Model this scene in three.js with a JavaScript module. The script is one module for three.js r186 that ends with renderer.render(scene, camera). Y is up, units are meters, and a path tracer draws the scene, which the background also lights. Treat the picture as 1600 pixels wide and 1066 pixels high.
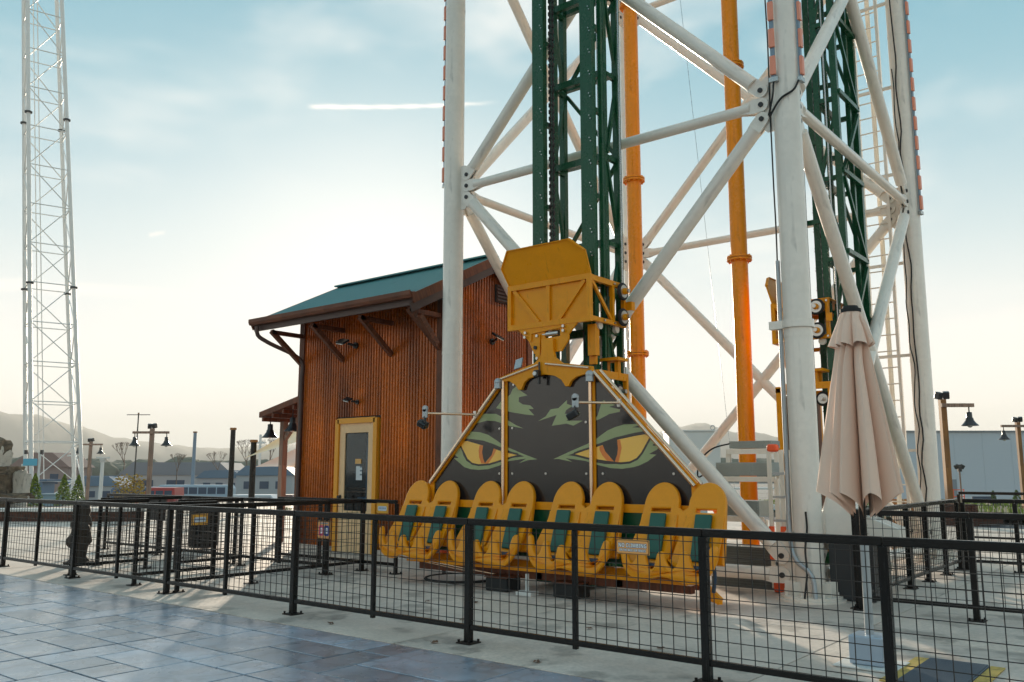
import * as THREE from 'three';
import { mergeGeometries, toCreasedNormals } from 'three/addons/utils/BufferGeometryUtils.js';
import { RoundedBoxGeometry } from 'three/addons/geometries/RoundedBoxGeometry.js';

// ---------------------------------------------------------------- camera, sky, sun, exposure
const scene = new THREE.Scene();
const YAW = 38.82 * Math.PI / 180, PITCH = 8.63 * Math.PI / 180;
const camera = new THREE.PerspectiveCamera(43.1, 1600 / 1066, 0.1, 6000);
camera.position.set(0, 1.52, 0);
camera.rotation.set(PITCH, YAW, 0, 'YXZ');

function hash3(x, y, z) { let h = Math.imul(x, 374761393) ^ Math.imul(y, 668265263) ^ Math.imul(z, 2147483647 - 1013904223); h = Math.imul(h ^ (h >>> 13), 1274126177); return ((h ^ (h >>> 16)) >>> 0) / 4294967296; }
function noise3(x, y, z) {
  const X = Math.floor(x), Y = Math.floor(y), Z = Math.floor(z), f = t => t * t * (3 - 2 * t), a = f(x - X), b = f(y - Y), c = f(z - Z), L = (p, q, t) => p + (q - p) * t;
  return L(L(L(hash3(X, Y, Z), hash3(X + 1, Y, Z), a), L(hash3(X, Y + 1, Z), hash3(X + 1, Y + 1, Z), a), b), L(L(hash3(X, Y, Z + 1), hash3(X + 1, Y, Z + 1), a), L(hash3(X, Y + 1, Z + 1), hash3(X + 1, Y + 1, Z + 1), a), b), c);
}
function fbm(x, y, z, o = 4) { let s = 0, a = 0.5, n = 0; for (let i = 0; i < o; i++) { s += a * noise3(x, y, z); n += a; a *= 0.5; x = x * 2.03 + 11.3; y = y * 2.03 + 5.7; z = z * 2.03 + 3.1; } return s / n; }
const clamp01 = t => Math.min(1, Math.max(0, t)), smooth = (a, b, t) => { t = clamp01((t - a) / (b - a)); return t * t * (3 - 2 * t); };
let seed = 1; const rnd = () => { seed = (seed * 1664525 + 1013904223) >>> 0; return seed / 4294967296; };

const SUN_AZ = YAW + 8.3 * Math.PI / 180, SUN_EL = 8.6 * Math.PI / 180;
const sunDir = new THREE.Vector3(-Math.sin(SUN_AZ) * Math.cos(SUN_EL), Math.sin(SUN_EL), -Math.cos(SUN_AZ) * Math.cos(SUN_EL));
{
  const W = 3072, Hh = 1536, d = new Float32Array(W * Hh * 4), D = Math.PI / 180;
  const KS = .80, stops = [[-90, .60, .58, .55], [-3, .86, .81, .73], [4, .82, .785, .72], [9, .63, .64, .62], [14, .42, .51, .53], [19, .26, .40, .455], [24, .16, .33, .40], [30, .085, .265, .35], [45, .11, .26, .335], [90, .13, .25, .315]];
  const trails = [[-14.0, 23.2, -0.7, 24.1, .10, 1.3, 0], [-23.4, 14.4, -22.4, 14.7, .10, .8, 0], [-40, 10.3, -19, 11.0, .34, .6, 1]];
  for (let j = 0; j < Hh; j++) {
    const el = (j + 0.5) / Hh * 180 - 90, ce = Math.cos(el * D), se = Math.sin(el * D);
    let k = 0; while (k < stops.length - 2 && el > stops[k + 1][0]) k++;
    const A = stops[k], B = stops[k + 1], t = clamp01((el - A[0]) / (B[0] - A[0]));
    for (let i = 0; i < W; i++) {
      const a = ((i + 0.5) / W - 0.5) * 2 * Math.PI, x = Math.cos(a) * ce, z = Math.sin(a) * ce, y = se;
      let r = A[1] + (B[1] - A[1]) * t, g = A[2] + (B[2] - A[2]) * t, b = A[3] + (B[3] - A[3]) * t;
      const gam = Math.acos(Math.min(1, x * sunDir.x + y * sunDir.y + z * sunDir.z)) / D;
      const glow = Math.min(1, 0.85 * Math.exp(-((gam / 12.5) ** 2)) + 0.13 * Math.exp(-((gam / 32) ** 2)));
      r += (.80 - r) * glow; g += (.77 - g) * glow; b += (.715 - b) * glow;
      // thin cloud, drawn out along the horizon
      const az = Math.atan2(-x, -z) / D, caz = (YAW / D - az + 540) % 360 - 180;
      if (el > -2) {
        const n = fbm(x * 3 + 4, y * 11 + 1.5, z * 3 + 9, 5), n2 = el < 14 ? 0 : fbm(x * 7 + y * 9 + 30, y * 16 - x * 6, z * 7 + 2, 4);
        let c = smooth(.50, .74, n) * .5 * smooth(0, 6, el) * (0.35 + 0.65 * smooth(46, 8, el)) + smooth(.48, .80, n2) * (.26 + .22 * smooth(18, 45, el)) * smooth(14, 26, el);
        for (const [a0, e0, a1, e1, w, s, soft] of trails) {
          const u = (caz - a0) / (a1 - a0); if (u < -.02 || u > 1.02) continue;
          const dist = Math.abs(el - (e0 + (e1 - e0) * u) + (soft ? (noise3(caz * .6, 3, 1) - .5) * .25 : 0)), ww = soft ? w : w * (1.1 - .45 * u);
          c = Math.max(c, s * smooth(ww * 1.5, ww * .4, dist) * smooth(-.02, .06, u) * smooth(1.02, soft ? .6 : .72, u));
        }
        r += (.76 - r) * c; g += (.72 - g) * c; b += (.665 - b) * c;
      }
      const o = (j * W + i) * 4; d[o] = r * KS; d[o + 1] = g * KS; d[o + 2] = b * KS; d[o + 3] = 1;
    }
  }
  const sky = new THREE.DataTexture(d, W, Hh, THREE.RGBAFormat, THREE.FloatType);
  sky.mapping = THREE.EquirectangularReflectionMapping; sky.magFilter = THREE.LinearFilter; sky.minFilter = THREE.LinearFilter; sky.needsUpdate = true;
  scene.background = sky; scene.environment = sky;
}
const sun = new THREE.DirectionalLight(new THREE.Color(1, .85, .66), 5.0);
sun.position.copy(sunDir).multiplyScalar(120); sun.castShadow = true; sun.shadow.radius = 3; sun.shadow.mapSize.set(2048, 2048);
Object.assign(sun.shadow.camera, { left: -50, right: 50, top: 50, bottom: -50, near: 1, far: 300 });
scene.add(sun, sun.target);
scene.fog = new THREE.FogExp2(new THREE.Color(.92, .90, .85), 0.0004);
const renderer = new THREE.WebGLRenderer({ antialias: true });
renderer.toneMapping = THREE.LinearToneMapping; renderer.toneMappingExposure = 2.12;
renderer.shadowMap.enabled = true;

// ---------------------------------------------------------------- helpers
const V = (x, y, z) => new THREE.Vector3(x, y, z);
const UP = V(0, 1, 0);
function box(w, h, d, x = 0, y = 0, z = 0, rx = 0, ry = 0, rz = 0) {          // uv in metres
  const g = new THREE.BoxGeometry(w, h, d), uv = g.attributes.uv, n = g.attributes.normal;
  for (let i = 0; i < uv.count; i++) { const nx = Math.abs(n.getX(i)), ny = Math.abs(n.getY(i)); uv.setXY(i, uv.getX(i) * (nx > .5 ? d : w), uv.getY(i) * (ny > .5 ? d : h)); }
  if (rx) g.rotateX(rx); if (ry) g.rotateY(ry); if (rz) g.rotateZ(rz);
  return g.translate(x, y, z);
}
const rbox = (w, h, d, x = 0, y = 0, z = 0, r = .008, rx = 0, ry = 0, rz = 0) => { const g = new RoundedBoxGeometry(w, h, d, 1, r); if (rx) g.rotateX(rx); if (ry) g.rotateY(ry); if (rz) g.rotateZ(rz); return g.translate(x, y, z); };
function cyl(r0, r1, h, x = 0, y = 0, z = 0, seg = 12, axis = 'y', open = false) {
  const g = new THREE.CylinderGeometry(r1, r0, h, seg, 1, open), uv = g.attributes.uv;
  for (let i = 0; i < uv.count; i++) uv.setXY(i, uv.getX(i) * Math.PI * 2 * r0, uv.getY(i) * h);
  if (axis === 'x') g.rotateZ(-Math.PI / 2); if (axis === 'z') g.rotateX(Math.PI / 2);
  return g.translate(x, y, z);
}
function bar(a, b, r, seg = 10, r2 = r) {                                     // round bar from a to b
  const d = b.clone().sub(a), L = d.length(), g = cyl(r, r2, L, 0, 0, 0, seg);
  return g.applyQuaternion(new THREE.Quaternion().setFromUnitVectors(UP, d.normalize())).translate((a.x + b.x) / 2, (a.y + b.y) / 2, (a.z + b.z) / 2);
}
function beam(a, b, w, h) {                                                   // square bar from a to b, h measured upwards
  const d = b.clone().sub(a), L = d.length(), g = box(w, h, L); d.normalize();
  const side = Math.abs(d.y) > .98 ? V(1, 0, 0) : V(d.z, 0, -d.x).normalize(), u = d.clone().cross(side);
  return g.applyMatrix4(new THREE.Matrix4().makeBasis(side, u, d)).translate((a.x + b.x) / 2, (a.y + b.y) / 2, (a.z + b.z) / 2);
}
const tube = (pts, r, seg = 20, rad = 6) => new THREE.TubeGeometry(new THREE.CatmullRomCurve3(pts), seg, r, rad);
function plate(pts, depth, z = 0, bevel = 0, holes = []) {                    // polygon in x-y, thickness towards -z from z
  const s = new THREE.Shape(pts.map(p => new THREE.Vector2(p[0], p[1])));
  for (const h of holes) s.holes.push(new THREE.Path(h.map(p => new THREE.Vector2(p[0], p[1]))));
  const g = new THREE.ExtrudeGeometry(s, { depth: depth - 2 * bevel, bevelEnabled: bevel > 0, bevelSize: bevel, bevelOffset: -bevel, bevelThickness: bevel, bevelSegments: 2, curveSegments: 6 });
  return g.translate(0, 0, z - depth + bevel);
}
function geo(list) {
  if (!Array.isArray(list)) return list;
  return list.length === 1 ? list[0] : mergeGeometries(list.map(g => { g = g.index ? g.toNonIndexed() : g; for (const k of Object.keys(g.attributes)) if (!['position', 'normal', 'uv'].includes(k)) g.deleteAttribute(k); return g; }));
}
const taken = {};
const numbered = n => { const k = taken[n] = (taken[n] ?? -1) + 1; return k ? `${n}_${String(k).padStart(3, '0')}` : n; };
function part(name, list, m, parent, label) { const o = new THREE.Mesh(geo(list), m); o.name = name; o.castShadow = o.receiveShadow = true; parent.add(o); if (label) o.userData.label = label; return o; }
function tag(o, label, category, group, kind) { if (label) o.userData.label = label; if (category) o.userData.category = category; if (group) o.userData.group = group; if (kind) o.userData.kind = kind; return o; }
function thing(name, label, category, p = [0, 0, 0], turn = 0, group) { const o = new THREE.Group(); o.name = numbered(name); o.position.set(...p); o.rotation.y = turn; scene.add(o); return tag(o, label, category, group); }
function solo(name, list, m, label, category, p = [0, 0, 0], turn = 0, group) { const o = part(numbered(name), list, m, scene); o.position.set(...p); o.rotation.y = turn; return tag(o, label, category, group); }
function struct(name, list, m) { return tag(part(name, list, m, scene), null, null, null, 'structure'); }
function dup(o, label, p, turn) { const c = o.clone(); c.name = numbered(o.name.replace(/_\d{3}$/, '')); c.userData = { ...o.userData, label }; if (p) c.position.set(...p); if (turn !== undefined) c.rotation.y = turn; scene.add(c); return c; }
const circle = (cx, cy, r, n = 16) => Array.from({ length: n }, (_, i) => [cx + r * Math.cos(i / n * 6.28318), cy + r * Math.sin(i / n * 6.28318)]);

// ---------------------------------------------------------------- materials
function tex(size, fn, srgb = true) {
  const d = new Uint8Array(size * size * 4);
  for (let j = 0; j < size; j++) for (let i = 0; i < size; i++) { const c = fn(i / size, j / size), o = (j * size + i) * 4; for (let k = 0; k < 3; k++) d[o + k] = Math.max(0, Math.min(255, (Array.isArray(c) ? c[k] : c) * 255)); d[o + 3] = 255; }
  const t = new THREE.DataTexture(d, size, size); t.wrapS = t.wrapT = THREE.RepeatWrapping; t.magFilter = THREE.LinearFilter; if (srgb) t.colorSpace = THREE.SRGBColorSpace; t.needsUpdate = true; return t;
}
const per = (u, v, f, z, o = 4) => {                                          // tiling noise
  const w = (x, y) => fbm(x * f, y * f, z, o), a = w(u, v), b = w(u - 1, v), c = w(u, v - 1), e = w(u - 1, v - 1), s = t => t * t * (3 - 2 * t), p = s(u), q = s(v);
  return (a * (1 - p) + b * p) * (1 - q) + (c * (1 - p) + e * p) * q;
};
const rep = (t, x, y = x) => { const c = t.clone(); c.repeat.set(x, y); c.needsUpdate = true; return c; };
const lin = (r, g, b) => new THREE.Color().setRGB(r, g, b);
const M = (c, rough = .6, metal = 0, more = {}) => new THREE.MeshStandardMaterial({ color: c, roughness: rough, metalness: metal, ...more });
const P = (c, rough, more = {}) => new THREE.MeshPhysicalMaterial({ color: c, roughness: rough, ...more });

const grime = tex(512, (u, v) => { const a = per(u, v, 6, 1), b = per(u, v, 40, 7, 3), c = per(u, v * .25, 28, 4, 2); return .975 + .08 * (a - .5) + (b - .5) * .05 - .12 * smooth(.66, .8, c) * smooth(.5, .7, a); });
const fine = tex(512, (u, v) => per(u, v, 60, 3, 3), false);
const roughVar = tex(512, (u, v) => { const a = per(u, v, 7, 5), b = per(u, v, 50, 9, 2); return .55 + .6 * (a - .5) + .25 * (b - .5); }, false);
const concTex = tex(1024, (u, v) => { const a = per(u, v, 5, 11), b = per(u, v, 22, 2), c = per(u, v, 140, 8, 2), e = per(u, v, 3, 31, 5), st = smooth(.56, .68, per(u, v, 9, 21)); let k = .80 + .16 * (a - .5) + .12 * (b - .5) + .12 * (c - .5) - .15 * st; return [k * (1 + .03 * (e - .5)), k * .972, k * (.945 - .04 * (e - .5))]; });
const concBump = tex(512, (u, v) => .5 + .5 * (per(u, v, 90, 8, 3) - .5) + .4 * (per(u, v, 12, 3) - .5), false);
const slateTex = tex(1024, (u, v) => { const w = per(u, v, 5, 40) - .5, a = per(u, v + w * .15, 7, 41, 5), b = per(u, v, 60, 42, 3), vein = 1 - smooth(0, .03, Math.abs(per(u, v, 6, 44, 4) - .5)); const k = .68 + .42 * (a - .42) + .09 * (b - .5) - .10 * vein; return [k * .93, k * .99, k * 1.07]; });
const slateBump = tex(1024, (u, v) => { const r = per(u, v, 8, 44, 6), rid = Math.abs(per(u, v, 6, 44, 4) - .5); return .5 + .55 * (r - .5) + .9 * Math.min(rid, .12) + .1 * (per(u, v, 70, 4, 2) - .5); }, false);
const slateRough = tex(512, (u, v) => .48 + .7 * (per(u, v, 9, 52, 4) - .5), false);
const rustTex = tex(1024, (u, v) => { const a = per(u, v * .6, 4, 61, 5), col = noise3(Math.floor(u * 12) * 7.3, 3, 5), st = per(u, v * .12, 60, 64, 3), b = per(u, v, 90, 66, 2), m = clamp01(.48 + 1.6 * (a - .45) + .6 * (col - .5) + .35 * (st - .5)); const d = [.40, .185, .065], e = [.92, .49, .09], f = .88 + .25 * (b - .5); return d.map((x, i) => (x + (e[i] - x) * m) * f); });
const woodTex = tex(512, (u, v) => { const g = per(u, v * .1, 40, 71, 4), k = .8 + .45 * (g - .5); return [k, k * .97, k * .94]; });
const rockTex = tex(512, (u, v) => { const a = per(u, v, 6, 81, 5), b = per(u, v, 30, 82, 3), k = .35 + .7 * (a - .4) + .3 * (b - .5); return [k, k * .92, k * .82]; });

const white = P(lin(.88, .81, .725), .34, { map: rep(grime, .5), roughnessMap: rep(roughVar, .6), bumpMap: rep(fine, 1.5), bumpScale: .0004 });
const whiteFar = M(lin(.78, .77, .74), .45, .1);
const cream = P(lin(.78, .74, .66), .4, { map: rep(grime, .7) });
const yellow = P(lin(.86, .315, .002), .6, { map: rep(grime, 1.1), roughnessMap: rep(roughVar, 1), specularIntensity: .55 });
const orange = P(lin(.90, .29, .003), .5, { map: rep(grime, .6), roughnessMap: rep(roughVar, .7), specularIntensity: .7 });
const green = P(lin(.009, .080, .034), .45, { map: rep(grime, .8), roughnessMap: rep(roughVar, .8), specularIntensity: .6, clearcoat: .12, clearcoatRoughness: .2 });
const padGreen = M(lin(.012, .095, .068), .55, 0, { bumpMap: rep(fine, 6), bumpScale: .0006 });
const shell = P(lin(.86, .315, .002), .3, { map: rep(grime, .9), specularIntensity: .75 });
const blackPaint = P(lin(.012, .011, .0105), .42, { specularIntensity: .45, roughnessMap: rep(roughVar, 1.3), bumpMap: rep(fine, 3), bumpScale: .0005 });
const rustPaint = M(lin(.06, .030, .018), .7, .2, { map: rep(rockTex, 2) });
const wire = M(lin(.05, .045, .042), .5, .6);
const rubber = M(lin(.018, .018, .018), .8);
const steel = M(lin(.55, .54, .52), .3, 1);
const dullSteel = M(lin(.42, .43, .43), .48, .9, { roughnessMap: rep(roughVar, 2) });
const galv = M(lin(.46, .49, .51), .5, .6, { map: rep(grime, 1.4) });
const brushedTube = M(lin(.78, .58, .42), .24, .9);
const chainM = M(lin(.06, .055, .055), .45, .7);
const concrete = M(lin(.98, .88, .81), .78, 0, { map: rep(concTex, .31), bumpMap: rep(concBump, .6), bumpScale: .0025 });
const slate = [1, .80, 1.2].map(k => P(lin(.70 * k, .72 * k, .75 * k), .6, { map: rep(slateTex, .42), roughnessMap: rep(slateRough, .55), bumpMap: rep(slateBump, .42), bumpScale: .012, clearcoat: .8, clearcoatRoughness: .3 }));
const jointM = M(lin(.022, .026, .036), .7);
const rust = M(lin(1, .93, .85), .5, .1, { map: rep(rustTex, .34, .22), roughnessMap: rep(roughVar, .8) });
const timber = M(lin(.235, .075, .030), .62, 0, { map: rep(woodTex, .8) });
const fasciaM = M(lin(.085, .045, .036), .5, 0, { map: rep(grime, .6) });
const roofM = P(lin(.045, .20, .215), .42, { map: rep(grime, .7), metalness: .2 });
const doorM = P(lin(.86, .56, .30), .5, { map: rep(grime, .9) });
const doorTrim = P(lin(.80, .33, .015), .4);
const glass = new THREE.MeshPhysicalMaterial({ color: lin(.40, .58, .70), roughness: .03, transmission: 1, thickness: 0, ior: 1.5 });
const dark = M(lin(.03, .03, .032), .6);
const fabric = new THREE.MeshPhysicalMaterial({ color: lin(.86, .61, .48), roughness: .9, sheen: .2, sheenRoughness: .6, bumpMap: rep(fine, 5), bumpScale: .0008, side: THREE.DoubleSide });
const lampBlack = P(lin(.02, .02, .022), .3);
const lens = M(lin(.75, .74, .70), .25);
const pinkPost = M(lin(.46, .31, .24), .7, 0, { map: rep(woodTex, .6) });
const woodPost = M(lin(.44, .20, .05), .65, 0, { map: rep(woodTex, .6) });
const coral = M(lin(.86, .30, .19), .4);
const stripGrey = M(lin(.20, .27, .34), .4, .3);
const hazard = M(lin(.82, .10, .02), .5);
const grassM = M(lin(.16, .24, .02), .9, 0, { map: rep(rockTex, .5) });
const asphalt = M(lin(.34, .33, .32), .85, 0, { map: rep(concTex, .05) });
const hillM = M(lin(.115, .145, .095), .95, 0, { map: rep(rockTex, .02) });
const warehouseM = M(lin(.50, .55, .60), .6);
const pale = M(lin(.68, .67, .64), .5);
const navy = M(lin(.02, .05, .10), .4);
const brick = M(lin(.40, .15, .09), .8, 0, { map: rep(rockTex, 2) });
const leafA = M(lin(.20, .27, .025), .8), leafB = M(lin(.085, .15, .03), .8), leafY = M(lin(.36, .24, .03), .8), twig = M(lin(.13, .09, .07), .9);

// ---------------------------------------------------------------- setting
{
  struct('ground', [new THREE.CircleGeometry(3400, 64).rotateX(-Math.PI / 2).translate(0, -1.5, 0)].map(g => { const u = g.attributes.uv; for (let i = 0; i < u.count; i++) u.setXY(i, u.getX(i) * 6800, u.getY(i) * 6800); return g; }), asphalt);
  // plaza of cast concrete panels with open control joints
  const plaza = new THREE.Group(); plaza.name = 'plaza'; scene.add(plaza); tag(plaza, null, null, null, 'structure');
  part('base', box(62, 1.45, 24, -11, -.755, -17.6), jointM, plaza);
  const cell = 3.08, variants = [];
  for (let k = 0; k < 10; k++) { const g = rbox(cell - .014, .03, cell - .014, 0, -.015, 0, .005), p = g.attributes.position, u = g.attributes.uv, ox = rnd() * 9, oz = rnd() * 9, q = rnd() < .5; for (let i = 0; i < p.count; i++) u.setXY(i, (q ? p.getX(i) : p.getZ(i)) + ox, (q ? p.getZ(i) : p.getX(i)) + oz); variants.push(g); }
  for (let i = -10; i < 10; i++) for (let j = 0; j < 7; j++) { const o = part('concrete_panel', variants[Math.floor(rnd() * 10)], concrete, plaza); o.position.set(-8.97 + cell * (i + .5), 0, -(5.62 + cell * (j + .5))); }
  // stamped paving in the foreground
  const paving = new THREE.Group(); paving.name = 'stamped_paving'; scene.add(paving); tag(paving, null, null, null, 'structure');
  part('mortar_bed', box(40, .05, 14, -8, -.037, 1.38), jointM, paving);
  const u = .385, NX = 44, NZ = 11, used = new Set(), sizes = [[2, 1], [1, 1], [2, 2], [1, 2], [3, 1], [3, 2], [2, 1], [1, 1]], gcache = {};
  for (let j = 0; j < NZ; j++) for (let i = 0; i < NX; i++) {
    if (used.has(i + ',' + j)) continue;
    let [w, h] = sizes[Math.floor(rnd() * sizes.length)];
    const lim = 8 - i % 8; w = Math.min(w, lim, NX - i); h = Math.min(h, (j < 4 ? 4 : 100) - j, NZ - j);
    for (let a = 1; a < w; a++) if (used.has((i + a) + ',' + j)) w = a;
    for (let a = 0; a < w; a++) for (let b = 0; b < h; b++) used.add((i + a) + ',' + (j + b));
    const vr = Math.floor(rnd() * 3), key = `${w},${h},${vr}`;
    if (!gcache[key]) { const g = rbox(w * u - .018, .014, h * u - .018, 0, -.007, 0, .005), p = g.attributes.position, uv = g.attributes.uv, ox = rnd() * 9, oz = rnd() * 9; for (let q = 0; q < p.count; q++) uv.setXY(q, p.getX(q) + ox, p.getZ(q) + oz); gcache[key] = g; }
    const o = part('paving_stone', gcache[key], slate[Math.floor(rnd() * 3)], paving);
    o.position.set(-8.97 + 8 * u * -3 + (i + w / 2) * u, -rnd() * .004, -(5.612 - (j + h / 2) * u)); 
  }
  // hills
  const ridge = (name, pts, F, depth, m) => {                                 // pts: [azimuth in degrees right of the view axis, height]
    const pos = [], idx = [], uv = [], n = 160, rows = 8;
    for (let r = 0; r <= rows; r++) for (let i = 0; i <= n; i++) {
      const a = pts[0][0] + (pts[pts.length - 1][0] - pts[0][0]) * i / n; let k = 0; while (k < pts.length - 2 && a > pts[k + 1][0]) k++;
      const t = smooth(0, 1, (a - pts[k][0]) / (pts[k + 1][0] - pts[k][0])), hh = pts[k][1] + (pts[k + 1][1] - pts[k][1]) * t, q = r / rows, D = F + depth * q;
      const ang = YAW - a * Math.PI / 180, y = -3 + (hh + 3) * Math.sin(q * Math.PI / 2) ** .8 + (fbm(a * 1.4, q * 5, 2, 5) - .5) * hh * .16 + (noise3(a * 14, q * 20, 5) - .5) * hh * .05;
      pos.push(-Math.sin(ang) * D, y, -Math.cos(ang) * D); uv.push(a * 10, q * 60);
    }
    for (let r = 0; r < rows; r++) for (let i = 0; i < n; i++) { const p = r * (n + 1) + i; idx.push(p, p + 1, p + n + 1, p + 1, p + n + 2, p + n + 1); }
    const g = new THREE.BufferGeometry(); g.setAttribute('position', new THREE.Float32BufferAttribute(pos, 3)); g.setAttribute('uv', new THREE.Float32BufferAttribute(uv, 2)); g.setIndex(idx); g.computeVertexNormals();
    struct(name, g, m);
  };
  ridge('hills', [[-48, 52], [-40, 55], [-32, 50], [-29, 46], [-26.5, 38], [-24.5, 29], [-21.5, 24], [-19, 21], [-17.5, 22], [-15, 26], [-13, 24], [-8, 22], [0, 18], [4, 20], [9, 36], [12, 44], [15, 36], [19, 26], [30, 18], [48, 16]].map(([a, h]) => [a, h * 3.4]), 2000, 800, hillM);
}

// ---------------------------------------------------------------- drop tower
const towerX = -6.88, towerZ = -13.58, HS = 2.96, NODES = [.42, 6.36, 12.2, 18.05];
const LEG = .172;
{
  const tw = thing('drop_tower', 'tall white steel lattice drop tower with dark green lift tracks and orange columns', 'drop tower', [towerX, 0, towerZ]);
  const corners = { near: [HS, HS], left: [-HS, HS], right: [HS, -HS], back: [-HS, -HS] }, TOP = 22;
  const lug = new THREE.CylinderGeometry(.098, .098, .05, 20);
  for (const [k, [x, z]] of Object.entries(corners)) {
    const leg = part('leg', cyl(LEG, LEG, TOP, x, TOP / 2 + .06, z, 40), white, tw);
    const base = [cyl(.36, .36, .035, x, .045, z, 28), cyl(.40, .40, .03, x, .012, z, 28)];
    for (let i = 0; i < 8; i++) { const a = i * Math.PI / 4 + .39; base.push(box(.14, .16, .016, 0, 0, 0).translate(LEG + .06, .14, 0).rotateY(a).translate(x, 0, z)); base.push(cyl(.022, .022, .06, x + .31 * Math.cos(a + .39), .085, z + .31 * Math.sin(a + .39), 6)); }
    part('base_plate', base, white, leg);
    for (const h of [3.2, 9.4, 15]) part('weld_band', cyl(LEG + .004, LEG + .004, .05, x, h + (k === 'near' ? .02 : .3), z, 32, 'y', true), white, leg);
    // node plates along both faces
    for (const h of NODES) for (const dir of ['x', 'z']) {
      const sgn = dir === 'x' ? -Math.sign(x) : -Math.sign(z), low = h < 1, hh = low ? .62 : .78;
      const g = plate([[LEG - .03, -hh / 2], [LEG + .10, -hh / 2], [LEG + .20, -hh / 2 + .1], [LEG + .20, hh / 2 - .1], [LEG + .10, hh / 2], [LEG - .03, hh / 2]], .024, .012, .003);
      if (dir === 'x') { if (sgn < 0) g.rotateY(Math.PI); } else g.rotateY(sgn < 0 ? Math.PI / 2 : -Math.PI / 2);
      part('gusset', g.translate(x, h + (low ? .08 : 0), z), white, leg);
    }
  }
  // braces: horizontal struts and crossed diagonals on the four faces
  const faces = [['near', 'left'], ['near', 'right'], ['left', 'back'], ['right', 'back']];
  const brace = (a, b, r) => {
    const d = b.clone().sub(a).normalize(), flat = Math.abs(d.x) > Math.abs(d.z) ? V(0, 0, 1) : V(1, 0, 0);
    const o = part('brace', bar(a.clone().addScaledVector(d, .16), b.clone().addScaledVector(d, -.16), r, 24), white, tw);
    for (const [p, s] of [[a, 1], [b, -1]]) {
      const q = new THREE.Quaternion().setFromUnitVectors(UP, flat), m = new THREE.Matrix4().makeBasis(d.clone().multiplyScalar(s), flat.clone().cross(d).multiplyScalar(s), flat);
      const tongue = s => plate([[-.02, -.095], [.12, -.1], [.3, -r * .8], [.3, r * .8], [.12, .1], [-.02, .095]], .028, s);
      const gs = [tongue(.045), tongue(-.018)].map(g => g.applyMatrix4(m).translate(p.x, p.y, p.z));
      for (const s2 of [-.032, .032]) gs.push(lug.clone().scale(1, .56, 1).applyQuaternion(q).translate(p.x + flat.x * s2, p.y, p.z + flat.z * s2));
      part('lug', gs, white, o);
      part('pin', [cyl(.034, .034, .13, 0, 0, 0, 12).applyQuaternion(q).translate(p.x, p.y, p.z)], dark, o);
    }
  };
  for (const [A, B] of faces) {
    const a = corners[A], b = corners[B], e = V(b[0] - a[0], 0, b[1] - a[1]).normalize().multiplyScalar(LEG + .16);
    const at = (c, h, s) => V(c[0] + e.x * s, h, c[1] + e.z * s);
    for (let k = 0; k < NODES.length; k++) {
      const h = NODES[k], base = k === 0;
      brace(at(a, base ? .27 : h, 1), at(b, base ? .27 : h, -1), base ? .085 : .075);
      if (k === NODES.length - 1) continue;
      const h2 = NODES[k + 1], lo = base ? .50 : h + .2;
      for (const [p, q, off] of [[a, b, .0], [b, a, .0]]) { const s = p === a ? 1 : -1; brace(at(p, lo, s), at(q, h2 - .2, -s), .098); }
    }
  }
  // orange columns inside
  for (const [x, z, fl] of [[-1.08, .05, [3.62, 6.9, 10.4]], [1.06, .32, [5.0, 8.4, 11.8]]]) {
    const c = part('column', cyl(.135, .135, TOP - 1, x, TOP / 2 - .4, z, 32), orange, tw);
    for (const h of fl) {
      const gs = [cyl(.205, .205, .03, x, h, z, 28), cyl(.205, .205, .03, x, h + .042, z, 28)];
      for (let i = 0; i < 12; i++) gs.push(cyl(.015, .015, .12, x + .175 * Math.cos(i * .5236), h + .02, z + .175 * Math.sin(i * .5236), 6));
      part('flange', gs, orange, c);
    }
    part('footing', [cyl(.24, .24, .04, x, .08, z, 24), box(.5, .06, .5, x, .03, z)], white, c);
  }
  // green lift tracks: local x across, +z towards the vehicle
  const track = (px, pz, turn, strand) => {
    const m = new THREE.Matrix4().makeRotationY(turn).setPosition(px, 0, pz), T = l => l.map(g => g.applyMatrix4(m));
    const Y0 = .25, Y1 = TOP, L = Y1 - Y0, yc = (Y0 + Y1) / 2;
    const tr = part('lift_track', T([box(.9, .3, .9, 0, .2, -.4)]), green, tw);
    for (const s of [-1, 1]) {
      part('rail', T([box(.20, L, .10, s * .43, yc, -.04)]), green, tr);
      if (s > 0) part('side_post', T([box(.05, L, .05, .56, yc, -.17)]), green, tr);
      part('middle_post', T([box(.085, L, .085, s * .44, yc, -.42)]), green, tr);
      part('rear_post', T([box(.09, L, .09, s * .48, yc, -.72)]), green, tr);
      const bolts = []; for (let h = .5; h < 14; h += .33) bolts.push(cyl(.009, .009, .03, s * .43 + .075, h, .014, 6, 'z'), cyl(.009, .009, .03, s * .43 + .055, h + .05, .014, 6, 'z'));
      part('bolts', T(bolts), steel, tr);
    }
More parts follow.
